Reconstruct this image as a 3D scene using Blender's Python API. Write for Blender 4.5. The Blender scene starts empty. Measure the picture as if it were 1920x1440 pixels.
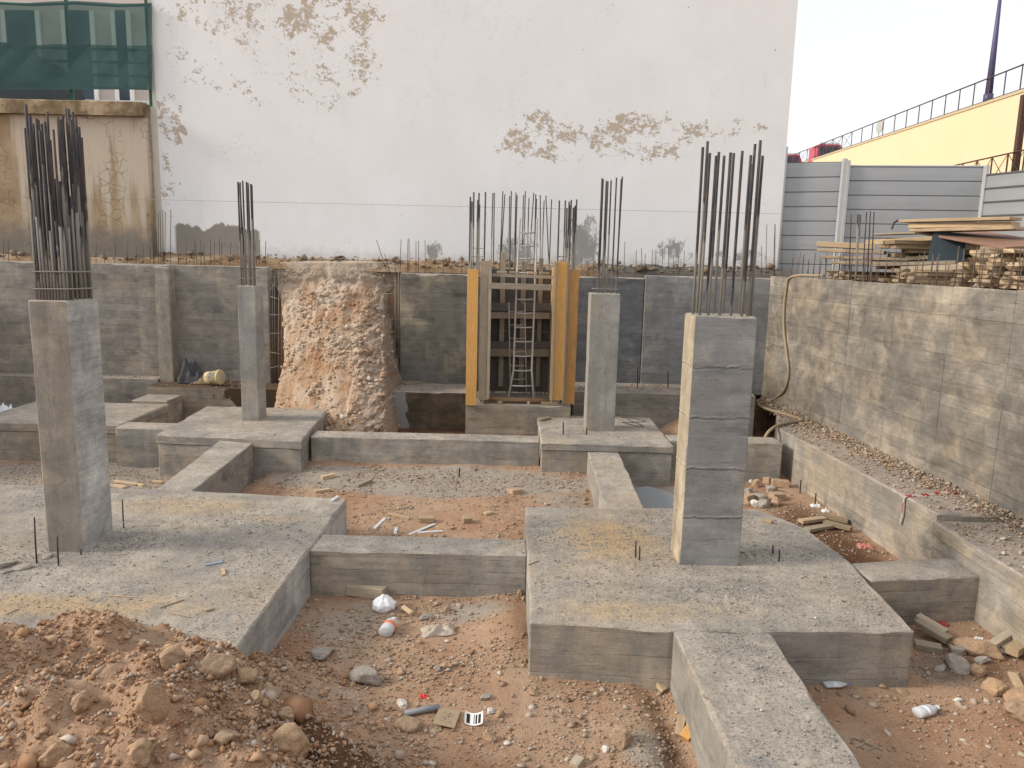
import bpy, bmesh, math, random
import numpy as np
from mathutils import Vector, Matrix, noise as mnoise
random.seed(7); rng = np.random.default_rng(7)
SC = bpy.context.scene; COL = SC.collection

# ------------------------------------------------------------------ camera
F = 1420.0; PITCH = math.radians(9.4); ROLL = math.radians(1.35)
CAM = np.array([0, 0, 3.36])
r0 = np.array([1, 0, 0.]); u0 = np.array([0, math.sin(PITCH), math.cos(PITCH)]); fw = np.array([0, math.cos(PITCH), -math.sin(PITCH)])
RV = math.cos(ROLL)*r0 + math.sin(ROLL)*u0; UV = -math.sin(ROLL)*r0 + math.cos(ROLL)*u0
cd = bpy.data.cameras.new('camera'); cam = bpy.data.objects.new('camera', cd); COL.objects.link(cam)
cd.sensor_width = 36; cd.lens = 36*F/1920; cd.clip_end = 2000; cd.clip_start = 0.05
cam.matrix_world = Matrix(((RV[0], UV[0], -fw[0], CAM[0]), (RV[1], UV[1], -fw[1], CAM[1]), (RV[2], UV[2], -fw[2], CAM[2]), (0, 0, 0, 1)))
SC.camera = cam
# ------------------------------------------------------------------ sky, sun, exposure
W = bpy.data.worlds.new('World'); SC.world = W; W.use_nodes = True
nt = W.node_tree; nt.nodes.clear()
SUN_EL = math.radians(28); SUN_AZ = math.radians(262)   # compass-like azimuth: from +Y clockwise
sky = nt.nodes.new('ShaderNodeTexSky'); sky.sky_type = 'NISHITA'; sky.sun_disc = False
sky.sun_elevation = SUN_EL; sky.sun_rotation = SUN_AZ; sky.air_density = 1.0; sky.dust_density = 1.5; sky.ozone_density = 1.0
bg = nt.nodes.new('ShaderNodeBackground'); bg.inputs[1].default_value = 0.12
veil = nt.nodes.new('ShaderNodeMixRGB'); veil.inputs[0].default_value = .85; veil.inputs[2].default_value = (7.2, 7.25, 7.4, 1)   # even bright haze over the whole sky
wo = nt.nodes.new('ShaderNodeOutputWorld'); nt.links.new(sky.outputs[0], veil.inputs[1]); nt.links.new(veil.outputs[0], bg.inputs[0]); nt.links.new(bg.outputs[0], wo.inputs[0])
sd = bpy.data.lights.new('sun', 'SUN'); sd.energy = 2.7; sd.angle = math.radians(15); sd.color = (1, .91, .79)
sun = bpy.data.objects.new('sun', sd); COL.objects.link(sun)
sdir = Vector((math.sin(SUN_AZ)*math.cos(SUN_EL), math.cos(SUN_AZ)*math.cos(SUN_EL), math.sin(SUN_EL)))
sun.rotation_euler = sdir.to_track_quat('Z', 'Y').to_euler()
SC.view_settings.view_transform = 'Standard'; SC.view_settings.look = 'None'; SC.view_settings.gamma = 1
SC.view_settings.exposure = 0.37
SC.cycles.max_bounces = 5; SC.cycles.diffuse_bounces = 3; SC.cycles.glossy_bounces = 2; SC.cycles.transmission_bounces = 3; SC.cycles.transparent_max_bounces = 8
SC.cycles.caustics_reflective = False; SC.cycles.caustics_refractive = False

# ------------------------------------------------------------------ photo pixel -> place
def ray(x, y): return fw + RV*(x-960)/F + UV*(720-y)/F
def atz(x, y, z): d = ray(x, y); return CAM + d*(z-CAM[2])/d[2]
def aty(x, y, Y): d = ray(x, y); return CAM + d*Y/d[1]
WX0, WK = 5.75, -.065                                           # right retaining wall: X = WX0 + WK*(Y-17.2)
def wallx(Y): return WX0 + WK*(Y-17.2)
def atw(x, y, off=0.): d = ray(x, y); return CAM + d*((WX0-off-17.2*WK)/(d[0]-WK*d[1]))

# ------------------------------------------------------------------ numpy value noise
def vnoise(x, y, s=0):
    xi = np.floor(x).astype(np.int64); yi = np.floor(y).astype(np.int64); fx = x-xi; fy = y-yi
    fx = fx*fx*(3-2*fx); fy = fy*fy*(3-2*fy)
    def h(a, b):
        n = (a*374761393 + b*668265263 + s*974711) & 0x7fffffff
        n = ((n ^ (n >> 13))*1274126177) & 0x7fffffff
        return ((n ^ (n >> 16)) & 0xffff)/65535.
    return (h(xi, yi)*(1-fx)+h(xi+1, yi)*fx)*(1-fy)+(h(xi, yi+1)*(1-fx)+h(xi+1, yi+1)*fx)*fy
def fbm(x, y, o=4, s=0):
    r = 0; a = .5
    for i in range(o): r = r + a*(vnoise(x*2**i, y*2**i, s+i)-.5); a *= .5
    return r
def sm(a, b, x): t = np.clip((x-a)/(b-a), 0, 1); return t*t*(3-2*t)

# ------------------------------------------------------------------ material helpers
class NT:
    def __init__(s, name):
        s.m = bpy.data.materials.new(name); s.m.use_nodes = True; s.t = s.m.node_tree; s.t.nodes.clear()
        s.o = s.t.nodes.new('ShaderNodeOutputMaterial'); s.b = s.t.nodes.new('ShaderNodeBsdfPrincipled')
        s.t.links.new(s.b.outputs[0], s.o.inputs[0]); s.b.inputs['Roughness'].default_value = .9
        s.b.inputs['Specular IOR Level'].default_value = .25
    def put(s, sock, v):
        if hasattr(v, 'is_output'): s.t.links.new(v, sock)
        elif isinstance(v, (tuple, list)) and len(v) == 3 and sock.type == 'RGBA': sock.default_value = (*v, 1)
        else: sock.default_value = v
    def n(s, t, **k):
        x = s.t.nodes.new('ShaderNode'+t)
        for a, b in k.items(): setattr(x, a, b)
        return x
    def pos(s): return s.n('NewGeometry').outputs['Position']
    def obj(s): return s.n('TexCoord').outputs['Object']
    def rnd(s): return s.n('ObjectInfo').outputs['Random']
    def mp(s, v, scale=(1, 1, 1), loc=(0, 0, 0)):
        x = s.n('Mapping'); s.put(x.inputs[0], v); x.inputs['Scale'].default_value = scale; s.put(x.inputs['Location'], loc); return x.outputs[0]
    def noise(s, v, sc, det=4, ro=.55, dist=0., out=0):
        x = s.n('TexNoise'); s.put(x.inputs['Vector'], v); x.inputs['Scale'].default_value = sc; x.inputs['Detail'].default_value = det
        x.inputs['Roughness'].default_value = ro; x.inputs['Distortion'].default_value = dist; return x.outputs[out]
    def vor(s, v, sc, feat='F1', out='Distance', rand=1.):
        x = s.n('TexVoronoi', feature=feat); s.put(x.inputs['Vector'], v); x.inputs['Scale'].default_value = sc; x.inputs['Randomness'].default_value = rand; return x.outputs[out]
    def ma(s, op, a, b=0., c=0., clamp=False):
        x = s.n('Math', operation=op, use_clamp=clamp); s.put(x.inputs[0], a); s.put(x.inputs[1], b); s.put(x.inputs[2], c); return x.outputs[0]
    def vm(s, op, a, b=(0, 0, 0), out=0):
        x = s.n('VectorMath', operation=op); s.put(x.inputs[0], a); s.put(x.inputs[1], b); return x.outputs[out]
    def st(s, v, a, b):
        x = s.n('MapRange', interpolation_type='SMOOTHSTEP'); s.put(x.inputs[0], v)
        x.inputs[1].default_value = min(a, b); x.inputs[2].default_value = max(a, b)
        x.inputs[3].default_value = 0. if a < b else 1.; x.inputs[4].default_value = 1. if a < b else 0.; return x.outputs[0]
    def mix(s, f, a, b, bt='MIX'):
        x = s.n('MixRGB', blend_type=bt); s.put(x.inputs[0], f); s.put(x.inputs[1], a); s.put(x.inputs[2], b); return x.outputs[0]
    def ramp(s, f, stops):
        x = s.n('ValToRGB'); s.put(x.inputs[0], f); e = x.color_ramp.elements
        while len(e) < len(stops): e.new(.5)
        for i, (p, c) in enumerate(stops): e[i].position = p; e[i].color = (*c, 1) if len(c) == 3 else c
        return x.outputs[0]
    def sep(s, v): x = s.n('SeparateXYZ'); s.put(x.inputs[0], v); return x.outputs
    def comb(s, a, b, c): x = s.n('CombineXYZ'); s.put(x.inputs[0], a); s.put(x.inputs[1], b); s.put(x.inputs[2], c); return x.outputs[0]
    def bump(s, h, st=.5, d=.01):
        x = s.n('Bump'); s.put(x.inputs['Height'], h); x.inputs['Strength'].default_value = st; x.inputs['Distance'].default_value = d; s.t.links.new(x.outputs[0], s.b.inputs['Normal'])
    def col(s, c): s.put(s.b.inputs['Base Color'], c)
    def rough(s, r): s.put(s.b.inputs['Roughness'], r)

def concrete(name, cool=(.29, .275, .25), warm=(.35, .305, .245), dark=.55, board=.15, vertical=False, warmth=.5, rndtint=0., bstr=.6, stain=None, contrast=.68, blen=1.7, jl=.22, offk=37.):
    n = NT(name); p = n.pos(); r = n.rnd()
    off = n.vm('SCALE', n.comb(r, r, r)); off.node.inputs['Scale'].default_value = offk
    q = n.vm('ADD', p, off)
    s = (6, 6, .9) if vertical else (.9, .9, 11)
    streak = n.noise(n.mp(q, s), 1.6, 6, .62)
    fine = n.noise(n.mp(q, (14, 14, 3) if vertical else (3, 3, 30)), 3., 5, .7)
    big = n.noise(q, .9, 5, .6); blot = n.noise(q, 3.2, 6, .65, .6); grain = n.noise(q, 55, 5, .8)
    wm = n.st(n.ma('ADD', big, n.ma('MULTIPLY', n.ma('SUBTRACT', blot, .5), .5)), .62-.4*warmth, .86-.4*warmth)
    c = n.mix(wm, cool, warm)
    X = n.sep(p); h = n.ma('ADD', X[0], X[1]) if vertical else X[2]
    hb = n.ma('DIVIDE', n.ma('ADD', h, n.ma('MULTIPLY', r, 3.1 if offk else 0.)), board); fl = n.ma('FLOOR', hb); fr = n.ma('FRACT', hb)
    along = X[2] if vertical else n.ma('ADD', X[0], n.ma('MULTIPLY', X[1], .97))
    wn = n.n('TexWhiteNoise', noise_dimensions='1D'); n.put(wn.inputs['W'], fl)
    seg = n.ma('FLOOR', n.ma('ADD', n.ma('DIVIDE', along, blen), n.ma('MULTIPLY', wn.outputs[0], 3.7)))
    wn2 = n.n('TexWhiteNoise', noise_dimensions='2D'); n.put(wn2.inputs['Vector'], n.comb(fl, seg, 0.))
    bv = n.ma('MULTIPLY_ADD', wn2.outputs[0], .26*contrast, 1-.13*contrast)
    sv = n.ma('MULTIPLY_ADD', n.ma('SUBTRACT', streak, .5), .8*contrast, 1.)
    fv = n.ma('MULTIPLY_ADD', n.ma('SUBTRACT', fine, .5), .55*contrast, 1.)
    bl = n.ma('MULTIPLY_ADD', n.ma('SUBTRACT', blot, .5), 1.35*contrast, 1.)
    gv = n.ma('MULTIPLY_ADD', n.ma('SUBTRACT', grain, .5), .85, 1.)
    v = n.ma('MULTIPLY', n.ma('MULTIPLY', n.ma('MULTIPLY', sv, fv), n.ma('MULTIPLY', bl, gv)), bv)
    pl = n.st(n.noise(n.mp(q, (1, 1, 1.4), (2, 6, 4)), .75, 6, .62), .5, .64); v = n.ma('MULTIPLY', v, n.ma('MULTIPLY_ADD', pl, .26, .93))
    dk = n.st(n.noise(n.mp(q, (.8, .8, 2.2), (5, 3, 9)), 1.5, 6, .65), .54, .74)
    v = n.ma('MULTIPLY', v, n.ma('MULTIPLY_ADD', dk, -(1-dark), 1.))
    jn = n.noise(q, 5., 3)
    edge = n.ma('MULTIPLY', n.st(n.ma('ABSOLUTE', n.ma('SUBTRACT', fr, .5)), .455, .5), n.st(jn, .42, .58))
    v = n.ma('MULTIPLY', v, n.ma('MULTIPLY_ADD', edge, -jl, 1.))
    lf = n.st(n.noise(n.mp(q, (1.5, 1.5, 40), (2, 7, 1)), 1.4, 3), .69, .74)
    v = n.ma('MULTIPLY_ADD', lf, .22, v)
    scr = n.st(n.noise(n.mp(q, (26, 26, 2.2) if vertical else (2.2, 2.2, 34), (8, 1, 6)), 1.3, 5, .7), .585, .66); v = n.ma('MULTIPLY', v, n.ma('MULTIPLY_ADD', scr, -.34, 1.03))
    spk = n.st(n.noise(n.mp(q, (1, 1, 1.6), (7, 2, 5)), 13., 6, .75), .60, .70); v = n.ma('MULTIPLY', v, n.ma('MULTIPLY_ADD', spk, -.3, 1.03))
    por = n.ma('MULTIPLY', n.st(n.vor(q, 17), .13, .07), n.st(n.noise(q, 2.3, 2), .5, .6))
    v = n.ma('MULTIPLY', v, n.ma('MULTIPLY_ADD', por, -.6, 1.))
    c = n.mix(1., c, n.comb(v, v, v), 'MULTIPLY')
    if rndtint:
        c = n.mix(1., c, n.ramp(r, [(0, (1-rndtint, 1-rndtint, 1-rndtint*.9)), (.5, (1, .97, .92)), (1, (1+rndtint*.5, 1+rndtint*.45, 1+rndtint*.3))]), 'MULTIPLY')
    if stain: c = stain(n, p, c)
    n.col(c); n.rough(.88)
    hh = n.ma('ADD', n.ma('MULTIPLY', streak, .5), n.ma('ADD', n.ma('MULTIPLY', grain, .25), n.ma('ADD', n.ma('MULTIPLY', edge, -2.2*jl), n.ma('ADD', n.ma('MULTIPLY', por, -.8), n.ma('MULTIPLY', wn2.outputs[0], .5)))))
    n.bump(hh, bstr, .012)
    return n.m

def ell(n, p, cx, cy, rx, ry, a=1):                              # soft elliptical mask on X and axis a (1=Y, 2=Z)
    X = n.sep(p); dx = n.ma('DIVIDE', n.ma('SUBTRACT', X[0], cx), rx); dy = n.ma('DIVIDE', n.ma('SUBTRACT', X[a], cy), ry)
    return n.ma('SUBTRACT', 1., n.ma('ADD', n.ma('MULTIPLY', dx, dx), n.ma('MULTIPLY', dy, dy)), clamp=True)

def top_concrete(name, patches=(), pale=(.42, .375, .32), mid=(.31, .282, .248)):
    n = NT(name); p = n.pos()
    big = n.noise(p, 1.3, 5, .6); b2 = n.noise(p, 5, 6, .7); g = n.noise(p, 34, 6, .8); g2 = n.noise(p, 140, 2, .6)
    c = n.mix(n.st(big, .36, .62), mid, pale)
    c = n.mix(n.ma('MULTIPLY', n.st(n.noise(n.mp(p, (1, 1, 1), (9, 4, 2)), .8, 4), .5, .68), .55), c, (.43, .345, .25))
    c = n.mix(n.ma('MULTIPLY', n.st(n.noise(n.mp(p, (1, 1, 1), (3, 8, 2)), 2.1, 5, .7), .55, .72), .6), c, (.235, .235, .24))
    sp = n.st(n.noise(n.mp(p, (1, 1, 1), (1, 9, 5)), 9., 6, .8), .62, .70); c = n.mix(n.ma('MULTIPLY', sp, .55), c, (.52, .49, .44))
    tw = n.st(n.noise(n.mp(p, (9, 1.6, 1), (4, 4, 1)), 1.6, 5, .7, 1.2), .58, .68); c = n.mix(n.ma('MULTIPLY', tw, .38), c, (.20, .19, .175))
    for (cx, cy, rx, ry, k) in patches:
        m = n.st(n.ma('MULTIPLY', ell(n, p, cx, cy, rx, ry), n.ma('MULTIPLY_ADD', b2, 3.4, -.95)), .0, .95)
        c = n.mix(n.ma('MULTIPLY', m, k), c, (.47, .335, .19))
    v = n.ma('MULTIPLY', n.ma('MULTIPLY_ADD', n.ma('SUBTRACT', g, .5), 1.9, 1.), n.ma('MULTIPLY_ADD', n.ma('SUBTRACT', g2, .5), .9, 1.))
    v = n.ma('MULTIPLY', v, n.ma('MULTIPLY_ADD', n.ma('SUBTRACT', b2, .5), 1.1, 1.))
    c = n.mix(1., c, n.comb(v, v, v), 'MULTIPLY')
    n.col(c); n.rough(.95); n.bump(n.ma('ADD', n.ma('MULTIPLY', g, 1.), n.ma('ADD', n.ma('MULTIPLY', g2, .3), n.ma('MULTIPLY', b2, 1.5))), .8, .02)
    return n.m

def dirt(name):
    n = NT(name); p = n.pos(); a = n.n('Attribute', attribute_name='grey').outputs['Fac']; w = n.n('Attribute', attribute_name='dark').outputs['Fac']
    b = n.noise(p, 1.1, 6, .65); m = n.noise(p, 7, 6, .7); g = n.noise(p, 55, 4, .75); g2 = n.noise(p, 160, 2)
    c = n.ramp(b, [(.3, (.345, .19, .112)), (.5, (.405, .26, .168)), (.7, (.455, .325, .23))])
    c = n.mix(n.st(m, .58, .78), c, (.42, .31, .21))
    c = n.mix(n.st(n.ma('ADD', a, n.ma('MULTIPLY', n.ma('SUBTRACT', m, .5), .9)), .25, .75), c, (.355, .305, .255))
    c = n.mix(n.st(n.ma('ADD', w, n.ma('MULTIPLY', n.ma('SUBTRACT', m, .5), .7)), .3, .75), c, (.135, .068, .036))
    v = n.ma('MULTIPLY', n.ma('MULTIPLY_ADD', n.ma('SUBTRACT', g, .5), 1.2, 1.), n.ma('MULTIPLY_ADD', n.ma('SUBTRACT', g2, .5), .7, 1.))
    v = n.ma('MULTIPLY', v, n.ma('MULTIPLY_ADD', n.ma('SUBTRACT', m, .5), .5, 1.))
    n.col(n.mix(1., c, n.comb(v, v, v), 'MULTIPLY')); n.rough(.97)
    n.bump(n.ma('ADD', n.ma('MULTIPLY', g, 1.), n.ma('ADD', n.ma('MULTIPLY', g2, .35), n.ma('MULTIPLY', m, 1.2))), .8, .02)
    return n.m

def stone(name, a, b, dust=(.42, .29, .19), k=.5):
    n = NT(name); o = n.obj(); r = n.rnd(); q = n.vm('ADD', o, n.comb(r, n.ma('MULTIPLY', r, 7.), n.ma('MULTIPLY', r, 13.)))
    x = n.noise(q, 3., 5, .7); g = n.noise(n.pos(), 60, 4, .7); f = n.noise(n.pos(), 14, 4, .65)
    c = n.mix(r, a, b); c = n.mix(n.ma('MULTIPLY', n.st(x, .4, .65), k), c, dust)
    v = n.ma('MULTIPLY', n.ma('MULTIPLY_ADD', n.ma('SUBTRACT', g, .5), 1.1, 1.), n.ma('MULTIPLY_ADD', n.ma('SUBTRACT', f, .5), .8, 1.))
    n.col(n.mix(1., c, n.comb(v, v, v), 'MULTIPLY')); n.rough(.95); n.bump(n.ma('ADD', g, n.ma('MULTIPLY', f, 2.)), .8, .012); return n.m

def chips(name, stops, bump=True):                               # loose stones: colour per stone from a face attribute
    n = NT(name); a = n.n('Attribute', attribute_name='tone').outputs['Fac']
    c = n.ramp(a, stops); g = n.noise(n.pos(), 120, 3, .7); v = n.ma('MULTIPLY_ADD', n.ma('SUBTRACT', g, .5), .8, 1.)
    n.col(n.mix(1., c, n.comb(v, v, v), 'MULTIPLY')); n.rough(.95); return n.m

def wood(name, a, b, c=None, sat=1., wear=.4, rv=.5):
    n = NT(name); o = n.obj(); r = n.rnd(); q = n.vm('ADD', o, n.comb(n.ma('MULTIPLY', r, 11.), r, n.ma('MULTIPLY', r, 5.)))
    gr = n.noise(n.mp(q, (1.2, 16, 16)), 3., 6, .65, .4); bl = n.noise(n.mp(q, (2, 5, 5)), 1.6, 5, .6); fi = n.noise(n.mp(q, (4, 60, 60)), 3., 3, .6)
    cc = n.mix(n.st(gr, .3, .7), a, b)
    cc = n.mix(n.ma('MULTIPLY', n.st(bl, .48, .7), wear), cc, c or (.22, .2, .18))
    v = n.ma('MULTIPLY', n.ma('MULTIPLY_ADD', n.ma('SUBTRACT', fi, .5), .5, 1.), n.ma('MULTIPLY_ADD', n.ma('SUBTRACT', r, .5), rv, 1.))
    n.col(n.mix(1., cc, n.comb(v, v, v), 'MULTIPLY')); n.rough(.8); n.bump(n.ma('ADD', gr, fi), .5, .006); return n.m

def plain(name, c, rough=.6, metal=0., var=.25, sc=6., bump=0.):
    n = NT(name); x = n.noise(n.pos(), sc, 5, .65); v = n.ma('MULTIPLY_ADD', n.ma('SUBTRACT', x, .5), var*2, 1.)
    n.col(n.mix(1., c, n.comb(v, v, v), 'MULTIPLY')); n.rough(rough); n.b.inputs['Metallic'].default_value = metal
    if bump: n.bump(x, bump, .01)
    return n.m

def rebar_mat(name, lowz, span=.9, c1=(.038, .038, .045), c2=(.088, .062, .048)):
    n = NT(name); p = n.pos(); X = n.sep(p); r = n.rnd(); q = n.vm('ADD', p, n.comb(n.ma('MULTIPLY', r, 31.), r, r))
    x = n.noise(n.mp(q, (8, 8, 3)), 2., 4, .6)
    c = n.mix(n.st(x, .4, .66), c1, c2)
    cem = n.st(n.ma('ADD', n.ma('MULTIPLY', n.ma('SUBTRACT', X[2], lowz), 1/span), n.ma('ADD', n.ma('MULTIPLY', n.ma('SUBTRACT', r, .5), 1.2), n.ma('MULTIPLY', n.ma('SUBTRACT', x, .5), 1.))), .95, .75)
    c = n.mix(n.ma('MULTIPLY', cem, .9), c, (.30, .28, .25))    # cement slurry splashed on the lower bars
    n.col(c); n.rough(.62); n.b.inputs['Specular IOR Level'].default_value = .4
    wv = n.ma('SINE', n.ma('MULTIPLY', n.ma('ADD', X[2], n.ma('MULTIPLY', n.ma('ADD', X[0], X[1]), .6)), 520.))
    n.bump(wv, .5, .003); return n.m

# ------------------------------------------------------------------ mesh helpers
class MB:
    def __init__(s): s.v = []; s.f = []; s.mi = []
    def add(s, v, f, mi=0):
        b = len(s.v); s.v += [tuple(map(float, x)) for x in v]; s.f += [tuple(i+b for i in q) for q in f]; s.mi += ([mi]*len(f) if isinstance(mi, int) else list(mi)); return s
    def box(s, a, b, mi=0):
        x0, y0, z0 = a; x1, y1, z1 = b
        return s.add([(x0,y0,z0),(x1,y0,z0),(x1,y1,z0),(x0,y1,z0),(x0,y0,z1),(x1,y0,z1),(x1,y1,z1),(x0,y1,z1)],
                     [(0,3,2,1),(4,5,6,7),(0,1,5,4),(1,2,6,5),(2,3,7,6),(3,0,4,7)], mi)
    def hexa(s, lo, hi, mi=0):
        return s.add(list(lo)+list(hi), [(0,3,2,1),(4,5,6,7),(0,1,5,4),(1,2,6,5),(2,3,7,6),(3,0,4,7)], mi)
    def tube(s, pts, rad, k=6, cap=True, mi=0):
        pts = [Vector(p) for p in pts]; rs = rad if isinstance(rad, (list, tuple)) else [rad]*len(pts)
        V = []; Fc = []; up = None
        for i, p in enumerate(pts):
            t = (pts[min(i+1, len(pts)-1)]-pts[max(i-1, 0)]).normalized()
            if up is None: up = Vector((0, 1, 0)) if abs(t.z) > .9 else Vector((0, 0, 1))
            a = t.cross(up).normalized(); up = a.cross(t).normalized()
            for j in range(k):
                th = 2*math.pi*j/k; V.append(p+(a*math.cos(th)+up*math.sin(th))*rs[i])
        for i in range(len(pts)-1):
            for j in range(k): Fc.append((i*k+j, i*k+(j+1) % k, (i+1)*k+(j+1) % k, (i+1)*k+j))
        if cap: Fc.append(tuple(range(k-1, -1, -1))); Fc.append(tuple(range((len(pts)-1)*k, len(pts)*k)))
        return s.add(V, Fc, mi)
ORG = {}
def mesh(name, mb, smooth=False):
    me = bpy.data.meshes.new(name); me.from_pydata(mb.v, [], mb.f)
    if any(mb.mi): me.polygons.foreach_set('material_index', mb.mi)
    if smooth: me.polygons.foreach_set('use_smooth', [True]*len(mb.f))
    me.update(); return me
def tag(o, label=None, cat=None, group=None, kind=None):
    if label: o['label'] = label
    if cat: o['category'] = cat
    if group: o['group'] = group
    if kind: o['kind'] = kind
    return o
def obj(name, mb, mats, parent=None, label=None, cat=None, group=None, kind=None, smooth=False):
    v = np.array(mb.v)
    if parent is not None: o0 = ORG[parent.name]
    else: o0 = np.array([(v[:, 0].min()+v[:, 0].max())/2, (v[:, 1].min()+v[:, 1].max())/2, v[:, 2].min()])
    mb.v = [tuple(x) for x in (v-o0)]
    me = mesh(name, mb, smooth); o = bpy.data.objects.new(name, me); COL.objects.link(o)
    for m in (mats if isinstance(mats, (list, tuple)) else [mats]): me.materials.append(m)
    if parent is not None: o.parent = parent
    else: o.location = o0
    ORG[o.name] = o0
    return tag(o, label, cat, group, kind)
def empty(name, loc, label, cat, group=None):
    e = bpy.data.objects.new(name, None); COL.objects.link(e); e.location = loc; e.empty_display_size = .2; ORG[e.name] = np.array(loc, float)
    return tag(e, label, cat, group)
def frame(p0, p1, up=(0, 0, 1), roll=0.):
    p0 = Vector(p0); p1 = Vector(p1); x = (p1-p0).normalized(); up = Vector(up)
    if abs(x.dot(up)) > .98: up = Vector((0, 1, 0))
    y = up.cross(x).normalized(); z = x.cross(y)
    M = Matrix(((x.x, y.x, z.x), (x.y, y.y, z.y), (x.z, y.z, z.z))).to_4x4() @ Matrix.Rotation(roll, 4, 'X'); M.translation = (p0+p1)/2; return M, (p1-p0).length
def plank_mesh(L, w, t, ragged=.0, worn=.003):
    bm = bmesh.new(); bmesh.ops.create_cube(bm, size=1)
    for v in bm.verts: v.co = Vector((v.co.x*(L+random.uniform(-ragged, ragged)), v.co.y*w, v.co.z*t))
    if worn: bmesh.ops.bevel(bm, geom=bm.edges[:], offset=min(worn, t*.3), segments=1, affect='EDGES')
    me = bpy.data.meshes.new('plank'); bm.to_mesh(me); bm.free(); return me
def plank(name, p0, p1, w, t, mat, parent=None, up=(0, 0, 1), roll=0., label=None, cat=None, group=None, ragged=.0, worn=.003):
    M, L = frame(p0, p1, up, roll); me = plank_mesh(L, w, t, ragged, worn); me.materials.append(mat)
    o = bpy.data.objects.new(name, me); COL.objects.link(o)
    if parent is not None: o.parent = parent; M = Matrix.Translation(-Vector(ORG[parent.name])) @ M
    o.matrix_local = M if parent is not None else M
    if parent is None: o.matrix_world = M
    ORG[o.name] = np.array((Vector(p0)+Vector(p1))/2); return tag(o, label, cat, group)

def outline(poly, seg, jit, chamfer=.012):
    """resample a polygon's edges, cut its corners a little, jitter it; returns points and outward normals"""
    P = [np.array(p, float) for p in poly]; n = len(P); out = []; nor = []; tan = []
    area = sum(P[i][0]*P[(i+1) % n][1]-P[(i+1) % n][0]*P[i][1] for i in range(n)); sg = 1 if area > 0 else -1
    for i in range(n):
        a, b = P[i], P[(i+1) % n]; d = b-a; L = np.linalg.norm(d); d = d/L; nn = np.array([d[1], -d[0]])*sg
        m = max(1, int(L/seg)); ts = np.linspace(chamfer, L-chamfer, m+1)
        for q, t in enumerate(ts): out.append(a+d*t); nor.append(nn); tan.append(d if q == 0 else (-d if q == m else d*0))
    out = np.array(out); nor = np.array(nor)
    s = np.arange(len(out))*seg
    j = (vnoise(s*3.1, s*0+random.random()*99)-.5)*2*jit + (vnoise(s*9.7, s*0+random.random()*99)-.5)*jit
    return out+nor*j[:, None], nor, np.array(tan)
def rough_prism(mb, poly, ztop, zbot, seg=.10, jit=.007, bev=.014, joints=(), vseg=None, chip=.01, lean=0.):
    """concrete block with slightly uneven, chipped edges; ztop number or f(x,y). slot 0 sides, slot 1 top"""
    zt = ztop if callable(ztop) else (lambda x, y: ztop)
    o, nr, tg = outline(poly, seg, jit); n = len(o); rings = []
    H = (zt(*o[0])-zbot); nv = max(1, int(H/vseg)) if vseg else 1
    lev = [k/nv for k in range(nv+1)]
    sd = random.random()*99; sidx = np.arange(n)*seg
    ch = np.clip((vnoise(sidx*7., sidx*0+sd)-.55)*3, 0, 1)*chip + np.clip((vnoise(sidx*1.9, sidx*0+sd+3)-.68)*4, 0, 1)*chip*1.6
    V = []; Fc = []; mi = []
    ztops = np.array([zt(*p) for p in o])
    for l in lev:
        z = zbot+(ztops-bev-ch-zbot)*l
        off = (vnoise(sidx*2.3, z*2.3+sd)-.5)*jit
        for jz in joints: off = off + np.exp(-((z-jz-(vnoise(sidx*17, sidx*0+jz*7)-.5)*.028)/.012)**2)*.007*(.3+1.2*vnoise(sidx*9, sidx*0+jz*3)) - np.exp(-((z-jz+.02-(vnoise(sidx*17, sidx*0+jz*7)-.5)*.028)/.009)**2)*.006
        q = o+nr*off[:, None]; rings.append([(q[i, 0], q[i, 1], z[i]) for i in range(n)])
    inset = bev+ch*1.2
    q = o-nr*inset[:, None]+tg*inset[:, None]; rings.append([(q[i, 0], q[i, 1], ztops[i]-.002) for i in range(n)])
    for r in rings: V += r
    for k in range(len(rings)-1):
        for i in range(n): Fc.append((k*n+i, k*n+(i+1) % n, (k+1)*n+(i+1) % n, (k+1)*n+i)); mi.append(1 if k == len(rings)-2 else 0)
    t = tuple(range((len(rings)-1)*n, len(rings)*n)); area = sum(poly[i][0]*poly[(i+1) % len(poly)][1]-poly[(i+1) % len(poly)][0]*poly[i][1] for i in range(len(poly)))
    if area < 0: Fc = [f[::-1] for f in Fc]; t = t[::-1]
    Fc.append(t); mi.append(1)
    mb.add(V, Fc, mi); return mb
def rect(x0, x1, y0, y1): return [(x0, y0), (x1, y0), (x1, y1), (x0, y1)]

# ------------------------------------------------------------------ materials
M_BEAM = concrete('concrete_beam', warmth=.5)
M_PAD = concrete('concrete_pad', warmth=.55, board=.22, jl=.12)
M_COL = concrete('concrete_column', cool=(.275, .25, .215), warm=(.33, .28, .215), vertical=True, jl=.0, warmth=.5, board=.4, dark=.75, contrast=.6)
M_COLR = concrete('concrete_column_right', cool=(.26, .26, .256), warm=(.31, .285, .245), warmth=.3, board=.57, dark=.7, contrast=.6)
M_WALLB = concrete('concrete_wall_back', cool=(.25, .232, .208), warm=(.30, .262, .215), warmth=.45, board=.16, dark=.55)
M_WALLD = concrete('concrete_wall_dark', cool=(.145, .152, .162), warm=(.19, .187, .18), warmth=.3, board=.16, dark=.6)
M_WALLR = concrete('concrete_wall_right', cool=(.20, .185, .165), warm=(.265, .23, .185), warmth=.5, board=.18, rndtint=.06, dark=.62, contrast=.95, blen=3., jl=.10, offk=.0)
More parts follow.
